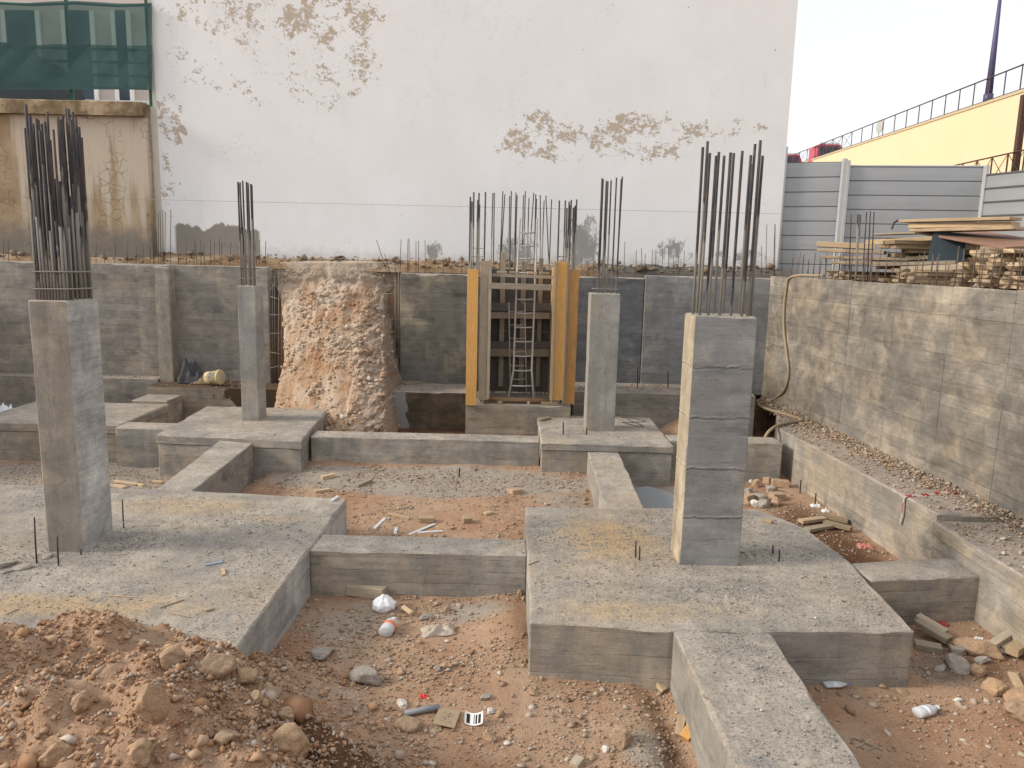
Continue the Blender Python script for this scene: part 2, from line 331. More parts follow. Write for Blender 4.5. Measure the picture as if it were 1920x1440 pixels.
M_PALE_LIT = concrete('concrete_smooth_sidelit', cool=(.36, .355, .34), warm=(.39, .375, .345), warmth=.3, board=.55, dark=.7, contrast=.95, jl=.1)  # smooth pale concrete, lightened further to carry open-sky light from the right
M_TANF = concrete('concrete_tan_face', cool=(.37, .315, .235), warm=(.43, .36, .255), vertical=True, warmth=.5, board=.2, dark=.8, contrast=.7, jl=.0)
M_FOOT = concrete('concrete_footing', cool=(.275, .255, .225), warm=(.335, .285, .22), warmth=.6, board=.13)
M_TOP = top_concrete('concrete_top')
M_TOPL = top_concrete('concrete_top_left', [(-4.6, 6.75, 2.2, .35, .8), (-4.3, 9.7, 1.3, .5, .6), (-3.1, 9.3, .8, .2, .4)])
M_TOPR = top_concrete('concrete_top_right', [(1.25, 8.9, .85, .9, .95), (1.2, 6.9, .8, .3, .55), (2.0, 7.0, .7, .3, .3)])
M_TOPS = top_concrete('concrete_top_strip', pale=(.40, .34, .285), mid=(.30, .265, .235))
M_DIRT = dirt('dirt')
M_REB = rebar_mat('rebar', 2.8); M_STARTER = rebar_mat('starter_bar', 2.6, .4, (.10, .08, .07), (.17, .115, .085))
M_STEEL = plain('dark_steel', (.06, .052, .05), .6, .3, .3, 8)
M_WOODG = wood('wood_grey', (.30, .25, .19), (.40, .335, .25), (.2, .18, .16))
M_WOODY = wood('wood_formwork_yellow', (.54, .29, .08), (.64, .37, .13), (.40, .30, .2), wear=.6, rv=.3)
M_WOODO = wood('wood_formwork_orange', (.36, .19, .065), (.45, .25, .1), (.22, .16, .1), wear=.6, rv=.2)
M_WOODD = wood('wood_formwork_dark', (.10, .09, .08), (.15, .13, .115), (.09, .1, .12), wear=.5)
M_WOODS = wood('wood_stack', (.31, .225, .14), (.42, .325, .215), (.22, .185, .15), wear=.7, rv=.8)
M_WOODN = wood('wood_new', (.44, .32, .195), (.54, .41, .265), (.33, .25, .175), wear=.5, rv=.5)

def white_mat():
    n = NT('white_plaster'); p = n.pos(); X = n.sep(p)
    d = n.noise(p, 3.5, 4, .6, out=1); dp = n.vm('ADD', p, n.vm('SCALE', n.vm('SUBTRACT', d, (.5, .5, .5)))); 
    dp.node.inputs[1].links[0].from_node.inputs['Scale'].default_value = 1.1
    reg = None
    def px(x0, y0, x1, y1):
        a = aty(x0, y0, 17.8); b = aty(x1, y1, 17.8); return ((a[0]+b[0])/2, (a[2]+b[2])/2, abs(b[0]-a[0])/2*1.25, abs(a[2]-b[2])/2*1.25)
    for r, k in (((450, -20, 720, 80), .92), ((285, -5, 520, 70), .78), ((300, 40, 720, 210), .72), ((600, 20, 700, 190), .85), ((296, 180, 350, 280), 1.), ((298, 270, 330, 400), .85),
                 ((930, 210, 1095, 300), .9), ((1100, 210, 1300, 305), .9), ((1270, 225, 1440, 265), .92), ((1290, 270, 1400, 300), .6), ((1455, 120, 1480, 160), .55), ((520, 450, 700, 490), .55)):
        m = n.ma('MULTIPLY', n.st(ell(n, dp, *px(*r), a=2), 0., .5), k); reg = m if reg is None else n.ma('MAXIMUM', reg, m)
    nz = n.ma('ADD', n.ma('MULTIPLY', n.noise(n.mp(p, (1, 1, 1.3)), 5.0, 8, .76, .7), .60), n.ma('MULTIPLY', n.noise(n.mp(p, (1, 1, 1.2), (3, 1, 5)), 15., 6, .7, .4), .40))
    pk = n.ma('ADD', nz, n.ma('MULTIPLY', n.ma('SUBTRACT', n.ma('MULTIPLY', reg, n.ma('MULTIPLY_ADD', n.st(n.noise(p, 1.9, 3, .6), .35, .62), .38, .68)), 1.), .30))
    peel = n.st(pk, .470, .476); rim = n.ma('SUBTRACT', n.st(pk, .456, .468), peel, clamp=True)
    b = n.noise(p, .45, 5, .6); f = n.noise(n.mp(p, (2, 2, .6)), 1.2, 5, .6); g = n.noise(p, 60, 3, .7)
    c = n.mix(n.st(b, .35, .68), (.83, .835, .835), (.87, .88, .89))
    c = n.mix(n.ma('MULTIPLY', n.st(f, .5, .75), .15), c, (.68, .67, .65))
    c = n.mix(n.ma('MULTIPLY', n.st(n.noise(n.mp(p, (.12, 1, 6)), 1., 2), .6, .66), .10), c, (.9, .9, .9))
    cr = n.ma('MULTIPLY', n.st(n.vor(n.vm('ADD', p, n.vm('SCALE', d)), 1.5, 'DISTANCE_TO_EDGE'), .006, .002), n.st(n.noise(p, .8, 3), .52, .6))
    c = n.mix(n.ma('MULTIPLY', cr, .5), c, (.4, .39, .37))
    dots = n.ma('MULTIPLY', n.st(n.vor(p, 2.4), .04, .028), n.st(n.noise(p, 1.9, 2), .54, .6))
    c = n.mix(n.ma('MULTIPLY', dots, .8), c, (.12, .11, .1))
    c = n.mix(n.ma('MULTIPLY', rim, .5), c, (.38, .35, .32))
    c = n.mix(peel, c, n.mix(n.noise(p, 9, 4), (.45, .375, .29), (.60, .52, .42)))
    # bare cement patch and mould near the foot of the wall
    gx = n.noise(p, 4, 5, .7); gv = n.noise(n.mp(p, (3.2, 3.2, .6)), 1.1, 3, .6)
    a0 = aty(329, 424, 17.8); a1 = aty(487, 480, 17.8)
    pm = n.ma('MULTIPLY', n.ma('MULTIPLY', n.st(X[0], a0[0]-.05, a0[0]+.03), n.st(X[0], a1[0]+.05, a1[0]-.03)), n.st(n.ma('ADD', X[2], n.ma('MULTIPLY', n.ma('SUBTRACT', gv, .5), .55)), a0[2]+.06, a0[2]-.0))
    c = n.mix(pm, c, n.mix(gx, (.23, .21, .185), (.34, .315, .28)))
    for (x0, y0, x1, y1, k) in ((1055, 400, 1125, 520, 1.05), (925, 430, 1010, 520, .85), (795, 445, 830, 500, .9), (1215, 440, 1300, 510, .75), (1320, 460, 1460, 500, .6), (330, 440, 500, 500, .5)):
        e = ell(n, p, *px(x0, y0, x1, y1), a=2)
        mm = n.st(n.ma('ADD', n.ma('MULTIPLY', e, k*.5), n.ma('MULTIPLY', n.ma('SUBTRACT', n.noise(n.mp(p, (1, 1, .6)), 6, 7, .8), .5), 1.4)), .22, .42)
        c = n.mix(n.ma('MULTIPLY', n.ma('MULTIPLY', mm, n.st(e, 0., .2)), .8), c, (.2, .195, .185))
    foot = n.st(n.ma('ADD', X[2], n.ma('MULTIPLY', n.ma('SUBTRACT', gx, .5), .7)), 3.55, 3.2)
    c = n.mix(n.ma('MULTIPLY', foot, .45), c, (.42, .38, .33))
    n.col(c); n.rough(.85); n.bump(n.ma('ADD', n.ma('MULTIPLY', peel, -1.), n.ma('ADD', n.ma('MULTIPLY', g, .12), n.ma('MULTIPLY', f, .25))), .5, .012); return n.m
M_WHITE = white_mat()
def brown_mat():
    n = NT('stained_render'); p = n.pos(); X = n.sep(p)
    s = n.noise(n.mp(p, (1.6, 1.6, .12)), 1.3, 5, .6); b = n.noise(p, 1.6, 6, .68); g = n.noise(p, 40, 3)
    c = n.mix(n.st(b, .35, .65), (.31, .225, .135), (.40, .305, .20))
    hi = n.st(X[2], 3.6, 5.6)
    c = n.mix(n.ma('MULTIPLY', n.st(n.ma('ADD', s, n.ma('MULTIPLY', hi, .10)), .53, .64), .8), c, (.57, .50, .41))
    dd = n.noise(p, 2.5, 3, .6, out=1)
    dq = n.vm('ADD', p, n.vm('MULTIPLY', dd, (.25, .25, .25)))
    cr = n.ma('MULTIPLY', n.st(n.vor(dq, 4.6, 'DISTANCE_TO_EDGE'), .035, .012), n.st(n.noise(n.mp(p, (1.2, 1, .35)), 1.1, 3), .46, .54))
    c = n.mix(n.ma('MULTIPLY', cr, .7), c, (.17, .12, .075))
    dk = n.st(n.ma('ADD', X[2], n.ma('MULTIPLY', n.ma('SUBTRACT', b, .5), 1.0)), 4.15, 3.5)
    c = n.mix(n.ma('MULTIPLY', dk, .85), c, (.185, .17, .15))
    c = n.mix(n.ma('MULTIPLY', n.st(n.noise(n.mp(p, (3, 3, .5), (4, 0, 3)), 1., 5, .7), .58, .72), .7), c, (.16, .13, .095))
    n.col(c); n.bump(n.ma('ADD', n.ma('MULTIPLY', cr, -1.), n.ma('MULTIPLY', g, .2)), .6, .012); return n.m
M_BROWN = brown_mat()
def coping_mat():
    n = NT('coping_render'); p = n.pos(); b = n.noise(p, 2.2, 5, .65)
    n.col(n.ramp(b, [(.35, (.13, .1, .065)), (.5, (.22, .16, .095)), (.62, (.42, .33, .21))])); n.bump(b, .4, .02); return n.m
M_COPING = coping_mat()

# ------------------------------------------------------------------ ground of the pit
def H(x, y):
    x = np.asarray(x, float); y = np.asarray(y, float)
    h = -.57 + .19*sm(8.8, 13.2, y)*sm(-4.6, -4., x)*sm(2.4, 1.6, x) + .06*sm(12, 14, y)
    h = h + fbm(x*1.3, y*1.3, 4, 3)*.10 + fbm(x*7, y*7, 3, 9)*.03
    h = h + .16*np.exp(-((x-.05)/.35)**2-((y-7.6)/.8)**2)                          # dirt banked against the right pad
    h = h - .10*np.exp(-((x-1.42)/.16)**2)*sm(6.8, 6.3, y)                         # rut along the front beam
    h = h + .40*sm(-4.9, -5.2, x)*sm(13.1, 10.9, y)*sm(10.2, 10.4, y)
    n1 = fbm(x*1.7, y*1.7, 5, 21); n2 = fbm(x*4.5, y*4.5, 4, 33)
    m = np.maximum(0, 1-np.sqrt(((x+3.9)/3.6)**2+((y-4.5)/2.95)**2))                # spoil heap
    m2 = np.maximum(0, 1-np.sqrt(((x+3.25)/1.0)**2+((y-6.15)/.5)**2))
    m3 = np.maximum(0, 1-np.sqrt(((x+5.6)/1.5)**2+((y-5.9)/1.2)**2))
    m5 = np.maximum(0, 1-np.sqrt(((x+1.7)/1.7)**2+((y-4.6)/1.05)**2))
    heap = 1.02*sm(0, .62, m)*(1+.5*n1) + .42*sm(0, .9, m5)*(1+.6*n1) + .16*sm(0, .8, m2) + .26*sm(0, .9, m3)
    h = h + heap*.80 + sm(0, .2, m)*(n2*.24+n1*.26+fbm(x*14, y*14, 3, 41)*.07)
    h = h + .75*np.exp(-((x-3.9)/.9)**2-((y-15.6)/1.0)**2)                         # soil behind the far right pad
    return h
TS = np.linspace(3, 26, 6000)
def on_ground(px, py):
    d = ray(px, py); P = CAM[None]+d[None]*TS[:, None]; k = np.argmax(P[:, 2] < H(P[:, 0], P[:, 1])); return P[k]
def build_ground():
    xs = np.concatenate([np.arange(-14, -6.5, .15), np.arange(-6.5, 4.2, .04), np.arange(4.2, 7.6, .12)]); ys = np.concatenate([np.arange(-4, 3.6, .3), np.arange(3.6, 9, .04), np.arange(9, 17.6, .08)])
    X, Y = np.meshgrid(xs, ys); Z = H(X, Y)
    nx, ny = len(xs), len(ys); v = np.stack([X.ravel(), Y.ravel(), Z.ravel()], 1)
    i = np.arange(ny-1)[:, None]*nx+np.arange(nx-1)[None]; f = np.stack([i, i+1, i+1+nx, i+nx], -1).reshape(-1, 4)
    me = bpy.data.meshes.new('ground'); me.from_pydata(v, [], f.tolist()); me.polygons.foreach_set('use_smooth', [True]*len(f))
    x, y = v[:, 0], v[:, 1]; nn = fbm(x*1.1, y*1.1, 4, 55)
    def e(cx, cy, rx, ry): return np.clip(1-((x-cx)/rx)**2-((y-cy)/ry)**2, 0, 1)
    g = np.maximum.reduce([1.3*e(-1.2, 12.4, 3.6, .95), .55*e(-1.7, 7.6, .8, .8), .7*e(-.4, 7.9, .7, .4), .4*e(-1.4, 6.2, .6, .9), 1.5*e(-7.2, 12, 3.4, 2.3)*(x < -5.), .7*e(1.2, 5.6, .35, .5), .8*e(4.4, 7., .5, .5), .5*e(-3.2, 5.0, 1.4, .7), .9*e(2.6, 12.2, 1.5, 1.), .7*e(.9, 11.6, .9, .8)])+nn*.5
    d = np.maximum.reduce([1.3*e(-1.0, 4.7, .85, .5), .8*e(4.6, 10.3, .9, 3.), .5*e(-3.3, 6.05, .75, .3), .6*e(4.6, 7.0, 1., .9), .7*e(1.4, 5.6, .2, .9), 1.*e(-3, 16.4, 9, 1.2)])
    for nm, a in (('grey', g), ('dark', d)):
        at = me.attributes.new(nm, 'FLOAT', 'POINT'); at.data.foreach_set('value', np.clip(a, 0, 1).astype(np.float32))
    me.materials.append(M_DIRT); o = bpy.data.objects.new('ground', me); COL.objects.link(o); ORG[o.name] = np.zeros(3)
    tag(o, 'reddish dirt floor of the excavated pit with a spoil heap', None, None, 'structure')
build_ground()
# upper ground around the pit, out to the horizon
UGZ = 3.06
def upper_ground():
    mb = MB(); o = 900
    inner = [(-14, -4), (-14, 17.53), (wallx(17.3)+.31, 17.53), (wallx(-4)+.31, -4)]; outer = [(-o, -o), (-o, o), (o, o), (o, -o)]
    V = [(x, y, UGZ) for x, y in inner]+[(x, y, UGZ) for x, y in outer]+[(x, y, -.9) for x, y in inner]
    mb.add(V, [(0, 1, 5, 4)[::-1], (1, 2, 6, 5)[::-1], (2, 3, 7, 6)[::-1], (3, 0, 4, 7)[::-1], (0, 8, 9, 1), (3, 11, 8, 0), (1, 9, 10, 2), (2, 10, 11, 3)])
    obj('terrain', mb, M_DIRT, label='upper ground level around the excavation', kind='structure')
upper_ground()
# rubble band of soil between the back retaining wall and the white building
def soil_band():
    xs = np.arange(-13.5, 6.4, .07); ys = np.array([17.36, 17.42, 17.5, 17.58, 17.66, 17.74, 17.82]); hz = np.array([3.0, 3.12, 3.17, 3.2, 3.24, 3.27, 3.28])
    X, Y = np.meshgrid(xs, ys); Z = np.repeat(hz[:, None], len(xs), 1)+fbm(X*2.2, Y*5, 5, 71)*.18*np.linspace(.2, 1, len(ys))[:, None]
    nx, ny = len(xs), len(ys); mb = MB(); mb.v = [tuple(q) for q in np.stack([X.ravel(), Y.ravel(), Z.ravel()], 1)]
    mb.f = [(j*nx+i, j*nx+i+1, (j+1)*nx+i+1, (j+1)*nx+i) for j in range(ny-1) for i in range(nx-1)]; mb.mi = [0]*len(mb.f)
    n = NT('soil_band'); p = n.pos(); b = n.noise(p, 2.5, 6, .7); g = n.noise(p, 40, 4, .7); X2 = n.sep(p)
    c = n.ramp(b, [(.3, (.16, .105, .065)), (.5, (.34, .225, .13)), (.65, (.40, .33, .26))]); v = n.ma('MULTIPLY_ADD', n.ma('SUBTRACT', g, .5), 1.2, 1.)
    c = n.mix(n.st(n.ma('ADD', X2[0], n.ma('MULTIPLY', n.ma('SUBTRACT', b, .5), 2.)), 1.2, 2.4), c, (.14, .125, .11))
    n.col(n.mix(1., c, n.comb(v, v, v), 'MULTIPLY')); n.bump(g, .8, .03)
    obj('soil_ledge', mb, n.m, label='strip of brown rubbly soil between retaining wall and white building', kind='structure')
soil_band()

# ------------------------------------------------------------------ foundation pads and beams
def block(name, parts, mats, label, cat, group):
    """parts: list of (partname, poly, ztop, zbot, kw)"""
    if len(parts) == 1:
        mb = MB(); pn, poly, zt, zb, kw = parts[0]; rough_prism(mb, poly, zt, zb, **kw); return obj(name, mb, mats, None, label, cat, group)
    cx = np.mean([q[0] for q in parts[0][1]]); cy = np.mean([q[1] for q in parts[0][1]])
    e = empty(name, (cx, cy, parts[0][3]), label, cat, group)
    for pn, poly, zt, zb, kw in parts:
        mb = MB(); rough_prism(mb, poly, zt, zb, **kw); obj(pn, mb, mats, e)
    return e
GP = 'concrete foundation pads'; GB = 'concrete ground beams tying the pads'
padL = block('foundation_pad', [('slab', [(-9.6, 4.2), (-2.34, 4.2), (-2.3, 8.3), (-2.27, 10.17), (-4.5, 10.36), (-9.6, 10.5)], 0., -.75, {})], [M_PAD, M_TOPL], 'large dusty concrete pad under the left column, half buried by the dirt heap', 'foundation', GP)
padR = block('foundation_pad', [('slab', [(.22, 6.64), (1.5, 6.56), (3.83, 6.65), (3.95, 8.3), (3.86, 9.4), (3.45, 10.15), (.22, 10.0)], 0., -.78, {})], [M_PAD, M_TOPR], 'concrete pad with orange dust under the right front column', 'foundation', GP)
pad2 = block('foundation_pad', [('block', [(-6.16, 12.86), (-3.60, 12.66), (-3.82, 15.45), (-6.3, 15.36)], .04, -.6, {}), ('cap', [(-6.18, 12.84), (-3.585, 12.64), (-3.80, 15.47), (-6.32, 15.38)], .2, .042, dict(bev=.02))], [M_PAD, M_TOP], 'raised concrete pad under the slender column near the bucket', 'foundation', GP)
pad3 = block('foundation_pad', [('block', rect(.55, 2.84, 12.93, 15.27), .06, -.62, {}), ('cap', rect(.53, 2.86, 12.91, 15.29), .2, .062, dict(bev=.02))], [M_PAD, M_TOP], 'raised concrete pad under the column right of the formwork', 'foundation', GP)
pad0 = block('foundation_pad', [('block', rect(-9.9, -7.17, 13.5, 15.5), .04, -.7, {}), ('cap', rect(-9.92, -7.15, 13.48, 15.52), .2, .042, dict(bev=.02))], [M_FOOT, M_TOP], 'raised concrete pad half hidden behind the left column', 'foundation', GP)
def beam(poly, zt, zb, label, mats=None, kw=None): return block('ground_beam', [('beam', poly, zt, zb, kw or {})], mats or [M_BEAM, M_TOP], label, 'beam', GB)
beam(rect(-2.285, .215, 8.3, 8.82), -.012, -.72, 'ground beam behind the white plastic bag joining the two front pads')
beam([(-5.05, 10.42), (-4.52, 10.38), (-4.43, 12.68), (-5.05, 12.78)], lambda x, y: -.008+.06*(y-10.4), -.6, 'ground beam running from the large left pad back to the bucket-side pad')
beam(rect(-3.6, .52, 13.27, 13.72), .13, -.6, 'long ground beam in front of the earth bank and formwork')
beam([(1.33, 10.02), (1.87, 10.08), (1.9, 12.9), (1.35, 12.9)], lambda x, y: -.008+.022*(y-10), -.6, 'ground beam beside the grey puddle joining right pads')
beam([(1.60, 2.5), (2.47, 2.5), (2.45, 6.56), (1.55, 6.56)], -.006, -.78, 'ground beam running toward the viewer from the right pad', kw=dict(seg=.08, chip=.014))
beam([(3.99, 7.86), (5.45, 8.08), (5.38, 8.6), (3.95, 8.36)], -.03, -.75, 'short ground beam from the right pad to the wall footing')
beam(rect(2.87, 4.9, 13.3, 13.8), .19, -.6, 'ground beam behind the right column meeting the wall footing')
beam(rect(-7.14, -6.19, 13.3, 13.8), .19, -.6, 'stub ground beam between the two far left pads')
beam([(-7.95, 15.53), (-7.2, 15.53), (-7.2, 16.26), (-7.95, 16.26)], .26, -.6, 'stub ground beam from far left pad to the wall ledge', [M_FOOT, M_TOP])
# right wall footing strip: far part, near pad with cap
fx = lambda Y: 5.4-(Y-9.6)*.072
block('wall_footing', [('strip', [(fx(9.2), 9.2), (6.6, 9.2), (6.1, 17.2), (fx(14.1), 14.1)][::1], .3, -.8, {})], [M_FOOT, M_TOPS], 'concrete strip footing with a hose at the foot of right wall', 'footing', 'wall footings')
block('wall_footing', [('block', [(5.36, 3.), (7.2, 3.), (6.7, 9.02), (5.28, 9.02)], .10, -.8, {}), ('cap', [(5.34, 3.), (7.2, 3.), (6.7, 9.04), (5.26, 9.04)], .27, .102, dict(bev=.02))], [M_FOOT, M_TOPS], 'stepped concrete footing block at the right edge beside the short beam', 'footing', 'wall footings')
block('wall_footing', [('ledge', rect(-7.98, -2.9, 16.3, 17.2), lambda x, y: .43, -.6, {})], [concrete('concrete_stained_ledge', cool=(.225, .205, .175), warm=(.29, .235, .17), warmth=.6, board=.13, stain=lambda n, p, c: n.mix(n.st(n.ma('ADD', n.ma('ADD', n.sep(p)[0], n.ma('MULTIPLY', n.sep(p)[2], 1.2)), n.ma('MULTIPLY', n.ma('SUBTRACT', n.noise(p, 2.6, 5, .6), .5), 2.2)), -6.0, -5.85), c, (.07, .048, .028))), plain('wet_soil_top', (.10, .065, .04), .8, 0, .4, 4)], 'stained ledge under the pilaster carrying the bucket', 'footing', 'wall footings')
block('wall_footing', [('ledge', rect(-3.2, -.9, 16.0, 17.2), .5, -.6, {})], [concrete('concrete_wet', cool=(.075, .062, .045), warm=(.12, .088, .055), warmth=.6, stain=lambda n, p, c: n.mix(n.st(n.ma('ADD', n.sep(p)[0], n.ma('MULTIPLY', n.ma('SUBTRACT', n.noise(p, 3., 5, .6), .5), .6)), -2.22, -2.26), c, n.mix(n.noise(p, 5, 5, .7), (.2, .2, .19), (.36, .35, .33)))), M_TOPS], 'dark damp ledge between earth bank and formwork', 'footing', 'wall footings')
block('wall_footing', [('ledge', [(1.3, 15.9), (5.2, 15.9), (5.4, 17.2), (1.3, 17.2)], .6, -.6, {})], [M_FOOT, M_TOPS], 'ledge with rubble under the bluish back wall', 'footing', 'wall footings')
block('wall_footing', [('ledge', rect(-13.8, -8.0, 16.85, 17.2), .5, -.6, {})], [M_WALLB, M_TOPS], 'narrow ledge at the base of the far left wall', 'footing', 'wall footings')

# ------------------------------------------------------------------ retaining walls
def wall(name, poly, zt, zb, mats, label, kw=None): return block(name, [('w', poly, zt, zb, kw or dict(seg=.15, jit=.008, chip=.03))], mats, label, 'wall', 'retaining walls of the pit')
e = empty('retaining_wall', (-9.6, 17.3, .3), 'left back retaining wall with a pilaster and bucket at its foot', 'wall', 'retaining walls of the pit')
mb = MB(); rough_prism(mb, rect(-13.8, -5.5, 17.2, 17.5), 3.05, .2, seg=.15, jit=.008, chip=.03); obj('wall_body', mb, [M_WALLB, M_TOP], e)
mb = MB(); rough_prism(mb, rect(-7.98, -7.66, 16.9, 17.22), 2.99, .40, jit=.005); obj('pilaster', mb, [M_COL, M_TOP], e)
mb = MB(); rough_prism(mb, rect(-5.76, -5.5, 17.02, 17.22), 3.04, .40, jit=.005); obj('pilaster', mb, [M_WALLB, M_TOP], e)
WL = e
e = empty('retaining_wall', (-1.8, 17.3, .3), 'stained wall panel between the earth bank and the formwork', 'wall', 'retaining walls of the pit')
mb = MB(); rough_prism(mb, rect(-2.56, -.75, 17.1, 17.5), 2.99, .3, seg=.15, jit=.008, chip=.03); obj('wall_body', mb, [concrete('concrete_wall_mid', cool=(.19, .178, .155), warm=(.29, .25, .185), warmth=.45, board=.16, dark=.5), M_TOP], e); WM = e
e = empty('retaining_wall', (3.3, 17.3, .4), 'dark bluish back wall right of the formwork', 'wall', 'retaining walls of the pit')
mb = MB(); rough_prism(mb, rect(1.2, 2.93, 17.2, 17.5), 3.0, .4, seg=.15, jit=.006, chip=.02); obj('wall_panel', mb, [M_WALLD, M_TOP], e)
mb = MB(); rough_prism(mb, rect(2.94, 5.9, 17.17, 17.5), 3.06, .4, seg=.15, jit=.006, chip=.02); obj('wall_panel', mb, [concrete('concrete_wall_grey', cool=(.225, .228, .232), warm=(.27, .255, .235), warmth=.35, board=.17, dark=.7), M_TOP], e); WB = e
# right wall: core + cast panels
e = empty('retaining_wall', (wallx(10)+.15, 10, .3), 'long tan right retaining wall with form panel marks and starter bars', 'wall', 'retaining walls of the pit')
mb = MB(); lo = lambda Y, o: (wallx(Y)+o, Y)
rough_prism(mb, [lo(17.2, .007), lo(2.5, .007), lo(2.5, .3), lo(17.2, .3)], 3.1, .1, seg=.2, jit=.004); obj('wall_core', mb, [M_WALLR, M_TOPS], e)
ys = [17.2, 15.95, 14.75, 13.55, 12.15, 10.75, 9.5, 8.1, 6.7, 5.0, 3.0]; rows = [.15, .55, 1.08, 1.61, 2.15, 2.70, 3.12]
for i in range(len(ys)-1):
    for j in range(len(rows)-1):
        a, b = ys[i]-.0015, ys[i+1]+.0015; z0, z1 = rows[j]+.0015, rows[j+1]-.0015; pr = random.uniform(-.002, .005)
        mb = MB(); V = []
        X = [a, b]; g = .004
        for xx, zz, k in ((a, z0, 0), (b, z0, 0), (b, z1, 0), (a, z1, 0), (a-g, z0+g, 1), (b+g, z0+g, 1), (b+g, z1-g, 1), (a-g, z1-g, 1)):
            top = random.uniform(-.012, .006) if (j == len(rows)-2 and zz > 3) else 0
            V.append((wallx(xx)+(.012 if not k else -pr), xx, zz+top))
        mb.add(V, [(4, 5, 6, 7), (0, 1, 5, 4), (1, 2, 6, 5), (2, 3, 7, 6), (3, 0, 4, 7)]); obj('wall_panel', mb, M_WALLR, e)
WR = e

# ------------------------------------------------------------------ columns
def bars(parent, pts, mat, r=.011, k=6, name='rebar'):
    for p0, p1 in pts:
        mb = MB(); a = Vector(p0); b = Vector(p1); m = (a+b)/2+Vector((random.uniform(-.003, .003), random.uniform(-.003, .003), 0)); mb.tube([a, m, b], r, k); obj(name, mb, mat, parent, smooth=True)
def tie(parent, x0, x1, y0, y1, z, mat, r=.006, tilt=.015):
    mb = MB(); zz = [z+random.uniform(-tilt, tilt) for _ in range(4)]; P = [(x0, y0, zz[0]), (x1, y0, zz[1]), (x1, y1, zz[2]), (x0, y1, zz[3]), (x0, y0-.001, zz[0])]; mb.tube(P, r, 6); obj('tie', mb, mat, parent)
def column(name, x0, x1, y0, y1, zb, zt, mats, label, joints=(), vs=.04, jit=.006):
    e = empty(name, ((x0+x1)/2, (y0+y1)/2, zb), label, 'column', 'concrete columns with bare bars')
    mb = MB(); rough_prism(mb, rect(x0, x1, y0, y1), zt, zb-.01, seg=.04, jit=jit, bev=.012, joints=joints, vseg=vs, chip=.012); obj('shaft', mb, mats, e)
    return e
cL = column('concrete_column', -5.155, -4.735, 8.05, 8.66, 0, 2.81, [M_COL, M_TOP], 'thick concrete column at left with a dense bundle of bars')
px_l = [(48, 196), (56, 218), (47, 240), (62, 232), (68, 222), (72, 225), (78, 232), (84, 228), (88, 210), (94, 262), (100, 243), (108, 220), (113, 224), (117, 218), (124, 203), (128, 205), (136, 210), (142, 222), (148, 238), (153, 258), (82, 300), (96, 300), (104, 335), (112, 340), (138, 345), (133, 225), (60, 250), (75, 245), (90, 250), (145, 250)]
for i, (x, y) in enumerate(px_l):
    ok = [Y for Y in np.linspace(8.13, 8.58, 10) if -5.115 <= aty(x, y, Y)[0] <= -4.775] or [8.13 if x < 90 else 8.58]
    Y = ok[i % len(ok)]; top = aty(x, y, Y); bars(cL, [((min(max(top[0]+random.uniform(-.006, .006), -5.12), -4.77), Y, 2.78), top)], M_REB, random.choice([.014, .016, .018]))
for i in range(16):
    X, Y = (-5.1+.3*i/9, 8.12) if i < 10 else (-4.78, 8.14+.44*(i-10)/5); bars(cL, [((X, Y, 2.78), (X+random.uniform(-.01, .01), Y, random.uniform(3.5, 4.4)))], M_REB, .015)
for z in (2.93, 3.12): tie(cL, -5.125, -4.755, 8.10, 8.62, z, M_REB, .009)
cR = column('concrete_column', 1.93, 2.605, 8.1, 8.56, 0, 2.81, [M_COLR, M_TOP], 'wide concrete column at right with horizontal pour lines and tall bars', joints=(.57, 1.13, 1.70, 2.26), vs=.012, jit=.003)
for i, (x, y, bk) in enumerate([(1318, 276, 0), (1327, 265, 1), (1331, 287, 0), (1343, 292, 1), (1348, 285, 0), (1358, 292, 1), (1370, 286, 0), (1376, 287, 1), (1392, 283, 0), (1408, 291, 1), (1411, 308, 0), (1416, 270, 1), (1426, 263, 0), (1430, 292, 1)]):
    ok = [Y for Y in np.linspace(8.15, 8.5, 8) if 1.965 <= aty(x, y, Y)[0] <= 2.57] or [8.15 if x > 1370 else 8.5]; Y = ok[0] if not bk else ok[-1]; t = aty(x, y, Y); bars(cR, [((min(max(t[0], 1.97), 2.565), Y, 2.78), t)], M_REB, .0155)
c3 = column('concrete_column', 1.40, 1.945, 13.9, 14.35, .2, 2.77, [concrete('concrete_column_far', cool=(.30, .295, .275), warm=(.34, .305, .25), vertical=True, jl=.0, warmth=.45, board=.5, dark=.8, contrast=.45), M_TOP], 'pale concrete column right of the timber formwork')
for i, (x, y, bk) in enumerate([(1129, 334, 0), (1137, 339, 1), (1140, 340, 0), (1146, 338, 1), (1156, 333, 0), (1167, 331, 1), (1165, 336, 0), (1131, 336, 1)]):
    Y = 13.97 if not bk else 14.28; t = aty(x, y, Y); bars(c3, [((min(max(t[0], 1.45), 1.9), Y, 2.74), t)], M_REB, .014)
for z in (2.86, 3.06): tie(c3, 1.45, 1.9, 13.95, 14.3, z, M_REB, .008)
c2 = column('concrete_column', -5.13, -4.80, 14.1, 14.55, .2, 2.75, [concrete('concrete_column_slim', cool=(.28, .275, .255), warm=(.33, .29, .235), vertical=True, jl=.0, warmth=.55, board=.5, dark=.8, contrast=.45), M_TOP], 'slender concrete column in front of the pilaster wall')
for x, y, bk in ((446, 341, 0), (450, 342, 0), (455, 339, 1), (449, 345, 1), (462, 341, 0), (465, 343, 1), (470, 345, 0), (472, 346, 1)):
    Y = 14.17 if not bk else 14.46; t = aty(x, y, Y); bars(c2, [((min(max(t[0], -5.09), -4.84), Y, 2.72), t)], M_REB, .016)
for z in (2.88, 3.06): tie(c2, -5.1, -4.83, 14.14, 14.5, z, M_REB, .008)

